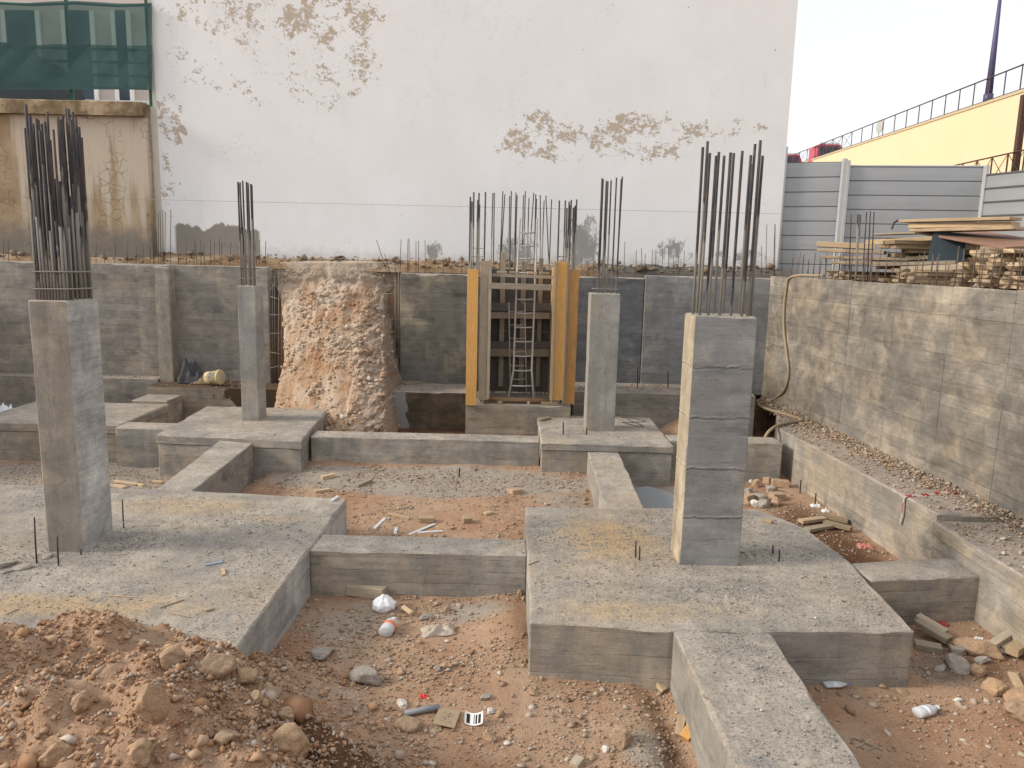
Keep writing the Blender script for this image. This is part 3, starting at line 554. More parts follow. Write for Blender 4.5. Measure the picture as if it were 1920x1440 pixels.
def face_mat(o, mat, test):
    me = o.data; me.materials.append(mat); k = len(me.materials)-1
    for p in me.polygons:
        if p.material_index == 0 and test(p.normal): p.material_index = k
kid = lambda e, n: [c for c in e.children if c.name.split('.')[0] == n][0]
face_mat(kid(cL, 'shaft'), M_PALE_LIT, lambda n: n.x > .7); face_mat(kid(cR, 'shaft'), M_TANF, lambda n: n.x < -.7)  # right-facing sides, here and on the left pad, get skylight painted into their tone
face_mat(padL, M_PALE_LIT, lambda n: n.x > .7)
# steel pins cast into the pads
def pin(parent, x, y0, y1, zb, r=.009):
    b = atz(x, y1, zb); t = aty(x-(y1-y0)*(.0001*(960-x))*.6, y0, b[1]); bars(parent, [((b[0], b[1], zb-.03), t)], M_STEEL, r, name='steel_pin')
for x, a, b in ((69, 970, 1056), (110, 1006, 1060), (152, 1030, 1040), (231, 937, 977), (232, 980, 990)): pin(padL, x, a, b, 0)
for x, a, b in ((1192, 1014, 1045), (1199, 1025, 1050), (1449, 1022, 1038), (1461, 1031, 1052)): pin(padR, x, a, b, 0)
for x, a, b in ((1056, 792, 814), (1100, 802, 815)): pin(pad3, x, a, b, .2, .012)

# ------------------------------------------------------------------ lift core: concrete base, bars, timber formwork
core = empty('lift_core', (.13, 15.6, -.3), 'low concrete core base with a fence of thin bars rising behind formwork', 'core wall')
mb = MB(); rough_prism(mb, rect(-.93, 1.2, 15.05, 16.6), .44, -.6); obj('base', mb, [M_FOOT, M_TOP], core)
cz = 260/1920
for i, (x, y) in enumerate([(162, 215), (170, 270), (185, 280), (210, 150), (265, 260), (282, 160), (290, 320), (372, 150), (473, 160), (494, 160), (612, 135), (640, 180), (707, 205), (730, 135), (793, 155), (810, 190), (898, 190), (924, 135), (974, 230), (1040, 160), (1068, 180), (1078, 240), (1130, 190), (1183, 265), (1208, 200), (1286, 250), (1395, 265), (1478, 265), (1500, 370), (1530, 280), (1545, 330), (1560, 255), (1588, 365), (1610, 345), (1622, 330), (1635, 250)]):
    xx, yy = 860+x*cz, 340+y*cz; side = x < 380 or x > 1380
    Y = random.choice([15.45, 15.7, 16.0]) if side else 16.42
    t = aty(xx, yy, Y); lean = {1208: .35, 612: -.1, 640: -.2, 1040: -.2, 1130: .15}.get(x, random.uniform(-.03, .03))
    bars(core, [((t[0]+lean*.9, Y, .4), t)], M_REB, .016 if side else .0115)
for x0, x1, z in ((-.9, -.62, 3.55), (-.9, -.62, 3.38), (.86, 1.05, 3.42)):
    mb = MB(); mb.tube([(x0, 15.5, z), (x1, 15.5, z)], .008); obj('tie', mb, M_REB, core)
fwk = empty('formwork', (.13, 15.4, .42), 'timber formwork box with yellow boards around the lift core', 'formwork')
def vboard(name, xa, xb, y_top, y_bot, Y, thick, mat):
    a = aty(xa, y_bot, Y); b = aty(xb, y_bot, Y); t = aty((xa+xb)/2, y_top, Y); cx = (a[0]+b[0])/2
    return plank(name, (cx, Y+thick/2, a[2]), (cx, Y+thick/2, t[2]), b[0]-a[0], thick, mat, fwk, up=(0, 1, 0))
vboard('edge_board', 873, 893, 505, 760, 14.99, .05, M_WOODY)
vboard('side_board', 897, 916, 489, 750, 15.06, .06, M_WOODG)
vboard('side_strip', 912.5, 917.5, 486, 748, 15.0, .05, M_WOODG)
# interior side panel on the right, seen obliquely
a = aty(1032, 750, 15.06); b = aty(1037, 490, 15.06)
plank('side_panel', (.80, 15.75, .47), (.80, 15.75, 3.2), 1.3, .03, M_WOODY, fwk, up=(1, 0, 0))
vboard('side_board', 1035.5, 1055, 490, 750, 15.02, .05, M_WOODY)
vboard('side_strip', 1030.5, 1036, 490, 750, 14.99, .04, M_WOODG)
vboard('side_strip', 1054.5, 1058.5, 492, 757, 14.98, .04, M_WOODG)
vboard('edge_board', 1058, 1077, 505, 758, 15.0, .05, M_WOODO)
vboard('side_strip', 1062.5, 1065.5, 465, 520, 15.06, .03, M_WOODG)
plank('side_panel', (-.62, 15.75, .47), (-.62, 15.75, 3.2), 1.3, .03, M_WOODD, fwk, up=(1, 0, 0))
# back shutter: wide boards + studs + walers
for i in range(8):
    z0 = .5+i*.33; plank('shutter_board', (-.60, 16.33, z0+.163), (.79, 16.33, z0+.163), .03, .322, M_WOODD, fwk)
for xa, xb, yt in ((934, 943, 473), (972, 981, 490), (1004, 1012, 484)): vboard('stud', xa, xb, yt, 725, 16.22, .08, M_WOODG)
for ya, yb, Y, m in ((568, 583, 16.12, M_WOODD), (585, 597, 16.14, M_WOODG), (640, 652, 16.12, M_WOODD), (653, 668, 16.12, M_WOODG)):
    a = aty(918, (ya+yb)/2, Y); b = aty(1034, (ya+yb)/2, Y); plank('waler', (-.59, Y, a[2]), (.775, Y, b[2]-.01), .07, abs(aty(950, ya, Y)[2]-aty(950, yb, Y)[2]), m, fwk)
a = aty(918, 535.5, 15.03); b = aty(1034, 535.5, 15.03); plank('cross_rail', (a[0]-.005, 15.02, a[2]), (b[0]+.01, 15.02, a[2]-.01), .05, .115, M_WOODG, fwk)
plank('cross_rail', (-.58, 15.3, 3.03), (.77, 15.3, 3.01), .1, .06, M_WOODG, fwk)
for x in (-.35, -.1, .25, .5): plank('spacer_block', (x, 15.27, 3.09), (x+.2, 15.29, 3.085), .07, .05, M_WOODN if x > 0 else M_WOODG, fwk)
mb = MB(); mb.tube([(-.58, 15.25, .52), (.78, 15.25, .50)], .05, 10); obj('prop_tube', mb, plain('rusty_tube', (.34, .22, .13), .7), fwk, smooth=True)
for x, w in ((-.28, .09), (.32, .05), (.6, .35)): plank('offcut', (x, 15.12, .475), (x+w, 15.11, .475), .05, .06, M_WOODN if w < .2 else M_WOODG, fwk)
M_LAD = plain('ladder_metal', (.40, .375, .34), .5, .2, .2, 12)
def ladder(L, R, rungs, label, r, top_y):
    P = lambda q: aty(q[0], q[1], q[2]); e = empty('ladder', (P(L[0])+P(R[0]))/2, label, 'ladder', 'ladders in the formwork')
    for S in (L, R): mb = MB(); mb.tube([P(q) for q in S], r, 8); obj('rail', mb, M_LAD, e, smooth=True)
    def at(S, y):
        for a, b in zip(S, S[1:]):
            if b[1] <= y <= a[1]: t = (a[1]-y)/(a[1]-b[1]); return P([a[i]+(b[i]-a[i])*t for i in range(3)])
        return P(S[-1])
    for y in rungs:
        a, b = Vector(at(L, y)), Vector(at(R, y)); mb = MB(); mb.tube([a, (a+b)/2-Vector((0, 0, .012)), b], r*.75, 8); obj('rung', mb, M_LAD, e, smooth=True)
ladder([(953, 748, 15.10), (963, 693, 15.16), (968, 543, 15.42), (975, 410, 15.62)], [(1001, 748, 15.10), (997, 693, 15.16), (1003, 543, 15.42), (1007, 410, 15.62)],
       [723, 694.5, 667.5, 640, 613.5, 587, 561, 511, 485, 461, 435.5], 'front ladder with flared foot rising above the formwork', .021, 0)
ladder([(957, 737, 15.55), (954, 567, 15.95)], [(987, 737, 15.55), (984, 567, 15.95)], [736, 710.5, 685, 659, 634, 609, 584], 'shorter thin ladder behind the front ladder inside the formwork', .014, 0)

# ------------------------------------------------------------------ earth bank between the back wall sections
def bank():
    #      y, x_left, x_right, Y_left, Y_right
    S = [(486, 497, 762, 17.85, 17.85), (492, 500, 757, 17.36, 17.36), (514, 504, 754, 17.32, 17.32), (531, 510, 750, 17.29, 17.29), (539, 518, 738, 17.12, 17.2), (548, 523, 722, 16.95, 17.0), (570, 527, 719, 16.85, 16.7), (610, 533, 718, 16.6, 16.2), (680, 532, 720, 16.2, 15.6), (770, 512, 722, 15.72, 14.8), (830, 500, 726, 15.55, 14.3), (900, 490, 730, 15.5, 13.9)]
    nu, nv = 170, 260; yy = np.array([s[0] for s in S]); V = []; mb = MB()
    for j in range(nv+1):
        y = 486+(900-486)*j/nv; xl, xr, Yl, Yr = [np.interp(y, yy, [s[k] for s in S]) for k in (1, 2, 3, 4)]
        for i in range(-12, nu+13):
            u = np.clip(i/nu, 0, 1); over = (-i if i < 0 else (i-nu if i > nu else 0))/12
            px = xl+(xr-xl)*u; Y = Yl+(Yr-Yl)*(u**.8)+.25*(abs(u-.45)*2)**3
            p = aty(px, y, Y); d = Vector((p[0], Y, p[2]))
            q = Vector((p[0]*.9, p[2], Y*.3))
            rg = .45+1.3*max(0, (u-.62)/.38)+.5*max(0, (.12-u)/.12)+(.5 if y < 545 else 0); w1 = mnoise.noise(q*3.1+Vector((4, 4, 4))); big = mnoise.noise(q*1.2)*.09+mnoise.noise(Vector((q.x*4.5+q.y*.5, q.y*.6, q.z)))*.05+(mnoise.noise(q*3.5)*.07+mnoise.noise(q*8)*.05*(1+w1)+mnoise.noise(q*19)*.035*(1+1.5*w1)+mnoise.noise(q*45)*.022)*(.3+rg*.8)
            if u > .75: big += (abs(mnoise.noise(q*5+Vector((9, 0, 0))))-.2)*.3*(u-.75)*4
            fade = min(1, j/20); s = Vector((0, -1, .3))*big*fade*.75
            d += s
            if over: d.y = d.y+(17.85-d.y)*over; d.x += (-.25 if i < 0 else .12)*over*(0 if y < 515 else 1)*(1 if i > 0 else -.3)+mnoise.noise(q*6)*.06*over
            V.append(tuple(d))
    global BANKV
    BANKV = np.array(V)
    w = nu+25; Fc = [(j*w+i, (j+1)*w+i, (j+1)*w+i+1, j*w+i+1) for j in range(nv) for i in range(w-1)]
    mb.add(V, Fc)
    n = NT('earth_bank'); p = n.pos(); b = n.noise(p, 1.6, 6, .65); m = n.noise(p, 6, 6, .72); g = n.noise(p, 34, 5, .75); X = n.sep(p)
    c = n.ramp(b, [(.3, (.31, .16, .085)), (.42, (.42, .27, .17)), (.54, (.48, .36, .26)), (.7, (.54, .455, .37))])
    sc = n.noise(n.mp(n.vm('ADD', p, n.comb(n.ma('MULTIPLY', X[2], -.14), 0., 0.)), (5.5, .25, .22), (0, 0, 0)), 1.5, 4, .6)
    c = n.mix(n.ma('MULTIPLY', n.st(sc, .56, .66), .7), c, (.64, .55, .46))     # pale scraped tracks
    c = n.mix(n.ma('MULTIPLY', n.st(n.ma('ADD', X[2], n.ma('MULTIPLY', n.ma('SUBTRACT', m, .5), .5)), 2.62, 2.75), .8), c, (.46, .38, .30))
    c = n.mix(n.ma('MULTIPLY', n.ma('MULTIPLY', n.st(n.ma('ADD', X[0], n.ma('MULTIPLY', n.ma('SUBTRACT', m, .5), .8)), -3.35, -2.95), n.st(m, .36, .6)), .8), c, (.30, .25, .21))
    v = n.ma('MULTIPLY', n.ma('MULTIPLY_ADD', n.ma('SUBTRACT', g, .5), 1.5, 1.), n.ma('MULTIPLY_ADD', n.ma('SUBTRACT', m, .5), .9, 1.))
    n.col(n.mix(1., c, n.comb(v, v, v), 'MULTIPLY')); n.rough(.97); n.bump(n.ma('ADD', g, n.ma('MULTIPLY', m, 1.)), .7, .025)
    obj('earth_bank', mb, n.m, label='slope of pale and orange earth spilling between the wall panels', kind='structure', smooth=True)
bank()

# ------------------------------------------------------------------ starter bars on the walls
def starter(parent, x, yt, yb, Y, lean=0, r=.0075, mat=None):
    b = aty(x, yb, Y); t = aty(x+lean, yt, Y); bars(parent, [((b[0], Y, b[2]), t)], mat or M_STARTER, r, 5)
for x, yt in ((281, 445), (288, 395), (291, 404), (297, 400), (302, 396), (306, 393), (309, 397), (319, 393), (335, 452), (349, 455), (363, 449), (369, 455), (377, 449), (384, 458), (395, 450), (401, 451), (413, 445), (416, 455), (431, 455), (481, 452), (486, 449), (497, 452)): starter(WL, x, yt, 500, 17.3, random.uniform(-3, 3))
for x, yt in ((6, 448), (16, 450), (180, 455), (196, 462), (215, 455), (238, 452), (255, 460), (268, 455)): starter(WL, x, yt, 495, 17.3, random.uniform(-2, 2))
for x, yt, l in ((726, 450, -20), (731, 476, -10), (750, 449, 2), (764, 448, 1), (767, 447, 0), (780, 452, 0), (784, 451, 1), (797, 450, 0), (831, 484, 0), (848, 490, 0), (866, 490, 0)): starter(WM, x, yt, 512, 17.28, l)
for x, yt in ((1092, 482), (1102, 490), (1112, 478), (1170, 453), (1192, 469), (1204, 465), (1208, 476), (1222, 468), (1229, 470), (1241, 466), (1254, 472), (1262, 478), (1272, 480), (1282, 470), (1428, 462), (1436, 421), (1450, 421), (1452, 420), (1466, 420)): starter(WB, x, yt, 516, 17.32, random.uniform(-2, 3))
x = 1484.
while x < 1925:                                                  # two rows along the right wall top
    for off, row in ((.09, 0), (.24, 1)):
        p = atw(x+random.uniform(-2, 2), 516+(x-1437)*.052, -off); Y = p[1]; h = random.uniform(.36, .62)*(1.0 if row else .9)
        bars(WR, [((wallx(Y)+off, Y, 3.08), (wallx(Y)+off+random.uniform(-.03, .03), Y+random.uniform(-.03, .03), 3.1+h))], M_STARTER, .0065, 5)
    x += 10+(x-1484)*.02
for x, yt in ((1596, 402), (1608, 401), (1611, 402), (1614, 403), (1625, 397), (1632, 396), (1639, 397)):
    p = atw(x-6, 526, -.17); bars(WR, [((p[0]+random.uniform(-.05, .05), p[1], 3.08), aty(x, yt, p[1]))], M_REB, .011)
# loose mesh beside the earth bank
for x, Y in ((511, 17.1), (516, 17.05), (522, 16.98), (528, 16.95)): bars(WL, [(aty(x, 712, Y), aty(x+random.uniform(-3, 2), 505, Y))], M_STARTER, .008, 5)
for y in (520, 556, 590, 625, 660, 690): bars(WL, [(aty(507, y, 17.02), aty(532, y+random.uniform(-8, 8), 16.95))], M_STARTER, .007, 5)
for x in (741, 747): bars(WM, [(aty(x, 712, 17.0), aty(x, 480, 17.0))], M_STARTER, .009, 5)
for y in (535, 550, 600, 632, 668, 690): bars(WM, [(aty(715, y+random.uniform(-4, 4), 17.02), aty(749, y, 17.02))], M_STARTER, .007, 5)
for a, b in (((672, 507), (716, 518)), ((505, 545), (540, 500)), ((505, 505), (560, 512))): bars(WM if a[0] > 600 else WL, [(aty(*a, 17.0), aty(*b, 16.9))], M_STARTER, .007, 5)

# ------------------------------------------------------------------ white building and stained boundary wall behind the pit
WBY = 17.8
bld = empty('building', (-1.1, 20, 3.0), 'big blank white building wall with peeling paint behind the pit', 'building')
mb = MB(); mb.box((-8.28, WBY, 2.95), (6.08, 27, 12.5)); obj('wall', mb, M_WHITE, bld)
mb = MB(); mb.box((-8.285, WBY-.012, 3.1), (-8.14, WBY+.1, 12.5)); obj('corner_strip', mb, plain('corner_render', (.62, .585, .53), .9, 0, .25, 2), bld)
bw = empty('boundary_wall', (-11, 17.6, 3.0), 'cracked brown stained boundary wall left of the white building', 'wall')
mb = MB(); mb.box((-14.5, 17.55, 2.95), (-8.29, 17.95, 6.28)); obj('wall_body', mb, M_BROWN, bw)
mb = MB(); rough_prism(mb, rect(-14.5, -8.29, 17.42, 18.05), 6.58, 6.27, seg=.2, jit=.01, bev=.02); obj('coping', mb, [M_COPING, M_COPING], bw)
# string line along the wall
mb = MB(); mb.tube([aty(-20, 367, 17.5), aty(320, 375, 17.5), aty(900, 388, 17.5), aty(1462, 401, 17.5)], .004, 4); obj('string_line', mb, plain('string', (.34, .33, .32), .8), None, 'thin string stretched across the white wall above the bars', 'string')
# terrace behind the boundary wall
mb = MB(); mb.box((-40, 18.06, 6.0), (-8.29, 24, 6.5)); obj('terrace', mb, plain('terrace_paving', (.3, .29, .27), .9), label='terrace floor behind the boundary wall', kind='structure')
# green netted fence
M_GREEN = plain('green_paint', (.02, .10, .055), .5, 0, .3, 6)
def net_mat():
    n = NT('green_net'); p = n.pos(); X = n.sep(p)
    w1 = n.ma('ABSOLUTE', n.ma('SINE', n.ma('MULTIPLY', X[0], 190.))); w2 = n.ma('ABSOLUTE', n.ma('SINE', n.ma('MULTIPLY', X[2], 190.)))
    f = n.noise(n.mp(p, (.35, 1, .9)), 1.2, 4, .5)
    n.col(n.mix(n.st(f, .35, .65), (.035, .085, .085), (.055, .12, .12))); n.rough(.75)
    tr = n.n('BsdfTransparent'); tr.inputs[0].default_value = (.75, .9, .85, 1); mx = n.n('MixShader')
    op = n.ma('MULTIPLY_ADD', f, .15, .66); hole = n.st(n.vor(p, 3.2), .05, .03)
    n.put(mx.inputs[0], n.ma('MULTIPLY', op, n.ma('SUBTRACT', 1., hole)))
    n.t.links.new(tr.outputs[0], mx.inputs[1]); n.t.links.new(n.b.outputs[0], mx.inputs[2]); n.t.links.new(mx.outputs[0], n.o.inputs[0])
    return n.m
M_NET = net_mat()
fen = empty('netted_fence', (-11.5, 17.9, 6.5), 'green shade net on green railing above the brown wall', 'fence')
FY = 17.75
def netpart(ytop, ybot, sag, name='shade_net'):
    mb = MB(); nx, nz = 60, 22; V = []
    for j in range(nz+1):
        for i in range(nx+1):
            px = -40+(285+40)*i/nx; top = ytop+sag*math.sin(i/nx*9)*.5; py = top+(ybot-top)*j/nz
            p = aty(px, py, FY-.06); V.append((p[0], p[1]+.012*math.sin(i*.35+j*.2)*math.sin(j/nz*3.1), p[2]))
    mb.add(V, [(j*(nx+1)+i, j*(nx+1)+i+1, (j+1)*(nx+1)+i+1, (j+1)*(nx+1)+i) for j in range(nz) for i in range(nx)]); obj(name, mb, M_NET, fen, smooth=True)
netpart(4, 168, 5); netpart(84, 164, 3, 'net_overlap')
for y0, y1 in ((88, 98), (112, 119), (137, 144), (160, 165)):
    a = aty(-40, y0-1, FY); b = aty(284, y1, FY); mb = MB(); mb.tube([(-14.4, FY, a[2]-(a[2]-b[2])*0), (-8.3, FY, a[2])], .028, 6); obj('rail', mb, M_GREEN, fen)
for px in (133, -30, 281):
    p = aty(px, 180, FY); mb = MB(); mb.box((p[0]-.03, FY+.03, 6.55), (p[0]+.03, FY+.09, 9.2)); obj('post', mb, M_GREEN, fen)
mb = MB(); P = [aty(x, y, FY-.02) for x, y in ((-40, 4), (60, 9), (140, 6), (220, 11), (282, 9))]; mb.tube(P, .03, 6); obj('net_hem', mb, M_GREEN, fen)
# house behind the net
hb = empty('house', (-14, 24, 6.5), 'pale pink house seen dimly through the green net', 'house')
M_PINK = plain('pale_render', (.55, .48, .45), .9, 0, .15, 2); M_GLASS = plain('window_glass', (.05, .07, .09), .15); M_FRAME = plain('white_frame', (.75, .75, .74), .6, 0, .1)
mb = MB(); mb.box((-32, 24, 6.0), (-9.5, 30, 13)); obj('wall', mb, M_PINK, hb)
for px0, px1 in ((222, 240), (130, 172), (20, 70)):
    a = aty(px0, 195, 23.95); b = aty(px1, 20, 23.95); mb = MB(); mb.box((a[0], 23.93, 6.5), (b[0], 23.99, b[2])); w = obj('window', mb, M_GLASS, hb)
    for xx in (a[0], b[0]): mb = MB(); mb.box((xx-.06, 23.9, 6.5), (xx+.06, 23.985, b[2])); obj('frame', mb, M_FRAME, w)
sw = empty('breeze_block_screen', (-13.3, 22, 6.4), 'pale breeze-block screen wall glimpsed under the green net', 'screen wall')
for i in range(8):
    for j in range(4):
        x0 = aty(150, 175, 22)[0]+i*.25; z0 = 6.45+j*.25; mb = MB(); c = [(x0, 0, z0), (x0+.24, 0, z0), (x0+.24, 0, z0+.24), (x0, 0, z0+.24)]; m = .035
        for (u0, u1, w0, w1) in ((0, .245, 0, m), (0, .245, .245-m, .245), (0, m, m, .245-m), (.245-m, .245, m, .245-m), (.105, .14, m, .245-m), (m, .105, .105, .14), (.14, .245-m, .105, .14)):
            mb.box((x0+u0, 22, z0+w0), (x0+u1, 22.1, z0+w1))
        obj('breeze_block', mb, M_FRAME, sw)
# dark parked car-like hump behind net replaced by a dark tarpaulin tent shape
def tent():
    mb = MB(); P = [(0, 185), (0, 78), (45, 80), (90, 105), (120, 140), (140, 185)]; V = [aty(x-30, y, 20.0) for x, y in P]+[aty(x-30, y, 21.5)+np.array([0, 0, 0]) for x, y in P]
    n = len(P); V = [np.array(v) for v in V]
    for i in (0, 5, 6, 11): V[i][2] = 6.5
    for i in range(6): V[i+6][0] = V[i][0]; V[i+6][2] = V[i][2]
    mb.add(V, [tuple(range(n))[::-1], tuple(range(n, 2*n))]+[(i, (i+1) % n, (i+1) % n+n, i+n) for i in range(n)])
    obj('tarpaulin_cover', mb, plain('dark_tarp', (.03, .045, .05), .6, 0, .3, 3), None, 'dark rounded tarpaulin cover behind the green net', 'tarpaulin')
tent()

# ------------------------------------------------------------------ metal hoarding on the upper right
def sheet_mat():
    n = NT('galvanised_sheet'); p = n.pos(); x = n.noise(n.mp(p, (.5, .5, 7)), 2., 4, .6); b = n.noise(p, 1.3, 4)
    n.col(n.mix(n.ma('ADD', n.ma('MULTIPLY', x, .6), n.ma('MULTIPLY', b, .5)), (.29, .31, .335), (.43, .445, .455))); n.rough(.48); n.b.inputs['Metallic'].default_value = .25; return n.m
M_SHEET = sheet_mat(); M_SEAM = plain('hoarding_seam', (.14, .15, .165), .5, .3, .2); M_POST = plain('hoarding_post', (.52, .53, .53), .45, .3, .15)
ho = empty('hoarding', (9, 17.4, UGZ), 'grey corrugated metal site hoarding in three runs beside the white building', 'fence')
def run(P0, P1, z0, zt0, zt1, nsl):
    P0 = np.array(P0, float); P1 = np.array(P1, float); d = (P1-P0)/np.linalg.norm(P1-P0); nn = np.array([d[1], -d[0]])
    if nn[1] > 0: nn = -nn
    for i in range(nsl):
        f0, f1 = i/nsl, (i+1)/nsl; mb = MB(); prof = [(0., .0), (.05, .024), (.5, .026), (.93, .024), (1., .0)]; V = []
        for t, o in prof:
            for P, zt in ((P0, zt0), (P1, zt1)):
                z = z0+(zt-z0)*(f0+(f1-f0)*t); V.append((P[0]+nn[0]*o, P[1]+nn[1]*o, z))
        k = len(prof); mb.add(V, [(2*j, 2*j+1, 2*j+3, 2*j+2) for j in range(k-1)]); obj('slat', mb, M_SHEET, ho)
        mb = MB(); zs = lambda zt: z0+(zt-z0)*f1
        lo = [(P0[0]-nn[0]*.01, P0[1]-nn[1]*.01, zs(zt0)-.014), (P1[0]-nn[0]*.01, P1[1]-nn[1]*.01, zs(zt1)-.014), (P1[0]+nn[0]*.006, P1[1]+nn[1]*.006, zs(zt1)-.014), (P0[0]+nn[0]*.006, P0[1]+nn[1]*.006, zs(zt0)-.014)]
        mb.hexa(lo, [(x, y, z+.026) for x, y, z in lo]); obj('seam', mb, M_SEAM, ho)
def hp(P, zt, w=.06, d=.06): mb = MB(); mb.box((P[0]-w, P[1]-d, UGZ-.02), (P[0]+w, P[1]+d, zt)); obj('post', mb, M_POST, ho)
A = aty(1474, 306, 18.0); B = aty(1578, 304, 17.75); C1 = aty(1588, 312, 17.7); D = aty(1846, 313, 17.3); E1 = aty(1960, 316, 14.9)
run(A[:2], B[:2], UGZ, A[2], B[2], 8); run(C1[:2], D[:2], UGZ, C1[2], D[2], 8); run(D[:2], E1[:2], UGZ, aty(1847, 328, 17.3)[2], E1[2], 8)
hp((A[0]-.06, 17.95), A[2]+.35, .04); hp((B[0]+.03, 17.65), B[2]+.06, .045); hp((C1[0]-.01, 17.62), B[2]+.02, .03); hp((D[0], 17.22), D[2]+.03, .03)
mb = MB(); mb.tube([(C1[0], C1[1]-.02, C1[2]+.01), (D[0], D[1]-.02, D[2]+.01)], .022, 6); obj('top_rail', mb, M_POST, ho)

# ------------------------------------------------------------------ yellow ramp wall, railings, lamp post, sign, vehicles
def line3(pa, Ya, pb, Yb): return np.array(aty(*pa, Ya)), np.array(aty(*pb, Yb))
T0, T1 = line3((1440, 327.5), 88, (1990, 150), 29)                 # top edge of the ramp wall
def proj_t(px):                                                   # parameter along T0..T1 whose pixel column is px
    lo, hi = 0., 1.
    for _ in range(40):
        m = (lo+hi)/2; v = T0+(T1-T0)*m-CAM; x = 960+F*(v@RV)/(v@fw)
        if x < px: lo = m
        else: hi = m
    return lo
M_YEL = NT('yellow_render'); _p = M_YEL.pos(); _b = M_YEL.noise(_p, .35, 4); _f = M_YEL.noise(M_YEL.mp(_p, (3, 3, .4)), 1., 4)
M_YEL.col(M_YEL.mix(M_YEL.ma('ADD', M_YEL.ma('MULTIPLY', _b, .6), M_YEL.ma('MULTIPLY', _f, .4)), (.68, .55, .35), (.76, .64, .43))); M_YEL = M_YEL.m
rw = empty('ramp_wall', (T1[0], T1[1], UGZ), 'yellow rendered wall of a rising road beyond the hoarding', 'wall')
off = np.array([.35, .1, 0]); mb = MB(); P = [T0, T1, T1+off, T0+off]; mb.hexa([(p[0], p[1], 2.5) for p in P], [tuple(p) for p in P]); obj('wall_body', mb, M_YEL, rw)
mb = MB(); up = np.array([0, 0, .12]); o1 = np.array([-.05, -.02, 0]); P = [T0+o1, T1+o1, T1+off*1.2, T0+off*1.2]; mb.hexa([tuple(p+np.array([0, 0, .002])) for p in P], [tuple(p+up) for p in P]); obj('coping', mb, plain('ramp_coping', (.5, .42, .28), .9), rw)
# road behind the ramp wall
mb = MB(); P = [T0+off, T1+off, T1+off+np.array([14, 4, 0]), T0+off+np.array([14, 4, 0])]; mb.hexa([(p[0], p[1], 2.5) for p in P], [(p[0], p[1], p[2]-.95) for p in P]); obj('road', mb, plain('asphalt', (.06, .06, .062), .9), label='road on top of the yellow ramp', kind='structure')
M_RAIL = plain('rail_paint', (.06, .05, .055), .5, .2, .2)
rl = empty('railing', T1, 'dark railing along the top of the yellow wall', 'railing')
px = 1470.; xs = []
while px < 1990: xs.append(px); px += 13.5+(px-1470)*.042
Hr = np.array([0, 0, .98]); prev = None
for i, px in enumerate(xs):
    t = proj_t(px); b = T0+(T1-T0)*t+up; mb = MB(); mb.tube([b, b+Hr], .028, 5); obj('post', mb, M_RAIL, rl)
    if prev is not None and i < 9:
        for a, c in ((prev, b+Hr), (prev+Hr, b)): mb = MB(); mb.tube([a, c], .016, 4); obj('cross_bar', mb, M_RAIL, rl)
    prev = b
for h, r in ((.98, .032), (.03, .02)):
    a = T0+(T1-T0)*proj_t(1460)+up; b = T1+up; mb = MB(); mb.tube([a+np.array([0, 0, h]), b+np.array([0, 0, h])], r, 6); obj('handrail', mb, M_RAIL, rl)
# lower ramp with crossed railing
L0, L1 = line3((1755, 318), 31, (1990, 266), 25.5)
M_RAILB = plain('brown_rail', (.085, .045, .03), .55, .1, .2)
lr = empty('railing', (L1[0], L1[1], UGZ), 'brown crossed railing low in front of the yellow wall', 'railing')
hR = np.array([0, 0, .93]); N = 8; prev = None
for i in range(N+1):
    b = L0+(L1-L0)*i/N-hR; mb = MB(); mb.tube([b-np.array([0, 0, .1]), b+hR], .03, 5); obj('post', mb, M_RAILB, lr)
    if prev is not None:
        for a, c in ((prev, b+hR), (prev+hR, b)): mb = MB(); mb.tube([a, c], .016, 4); obj('cross_bar', mb, M_RAILB, lr)
    prev = b
for h in (0., .93): mb = MB(); mb.tube([L0-hR+np.array([0, 0, h]), L1-hR+np.array([0, 0, h])], .028, 6); obj('handrail', mb, M_RAILB, lr)
p = aty(1909, 285, 27.3); mb = MB(); mb.box((p[0]-.09, 27.25, p[2]-1.2), (p[0]+.09, 27.43, p[2]+1.9)); obj('pillar', mb, M_RAILB, lr)
mb = MB(); P = [L0-hR-np.array([0, 0, .1]), L1-hR-np.array([0, 0, .1])]; w = np.array([1.6, .8, 0]); q = [P[0]-w*.1, P[1]-w*.1, P[1]+w, P[0]+w]; mb.hexa([(v[0], v[1], 2.5) for v in q], [tuple(v) for v in q]); obj('walkway', mb, plain('walkway_concrete', (.4, .37, .3), .9), label='lower sloping walkway in front of the yellow wall', kind='structure')
# lamp post
t = proj_t(1845); b = T0+(T1-T0)*t+off*.5+up; top = aty(1876, -40, b[1]); M_LAMP = plain('purple_grey_paint', (.10, .085, .17), .45, .2, .15)
lp = empty('lamp_post', b, 'tall tapered purple grey lamp post on the ramp wall', 'lamp post')
mb = MB(); hgt = top[2]-b[2]; mb.tube([b, b+np.array([0, 0, hgt*.5]), b+np.array([0, 0, hgt])], [.16, .11, .05], 10); obj('pole', mb, M_LAMP, lp, smooth=True)
mb = MB(); mb.tube([b+np.array([0, 0, -.02]), b+np.array([0, 0, .35])], .2, 10); obj('base_sleeve', mb, M_LAMP, lp, smooth=True)
mb = MB(); z = b+np.array([0, 0, hgt]); mb.tube([z, z+np.array([.4, 0, .1])], .04, 6).box(z+np.array([.3, -.15, .05]), z+np.array([1.0, .15, .17])); obj('lamp_head', mb, M_LAMP, lp)
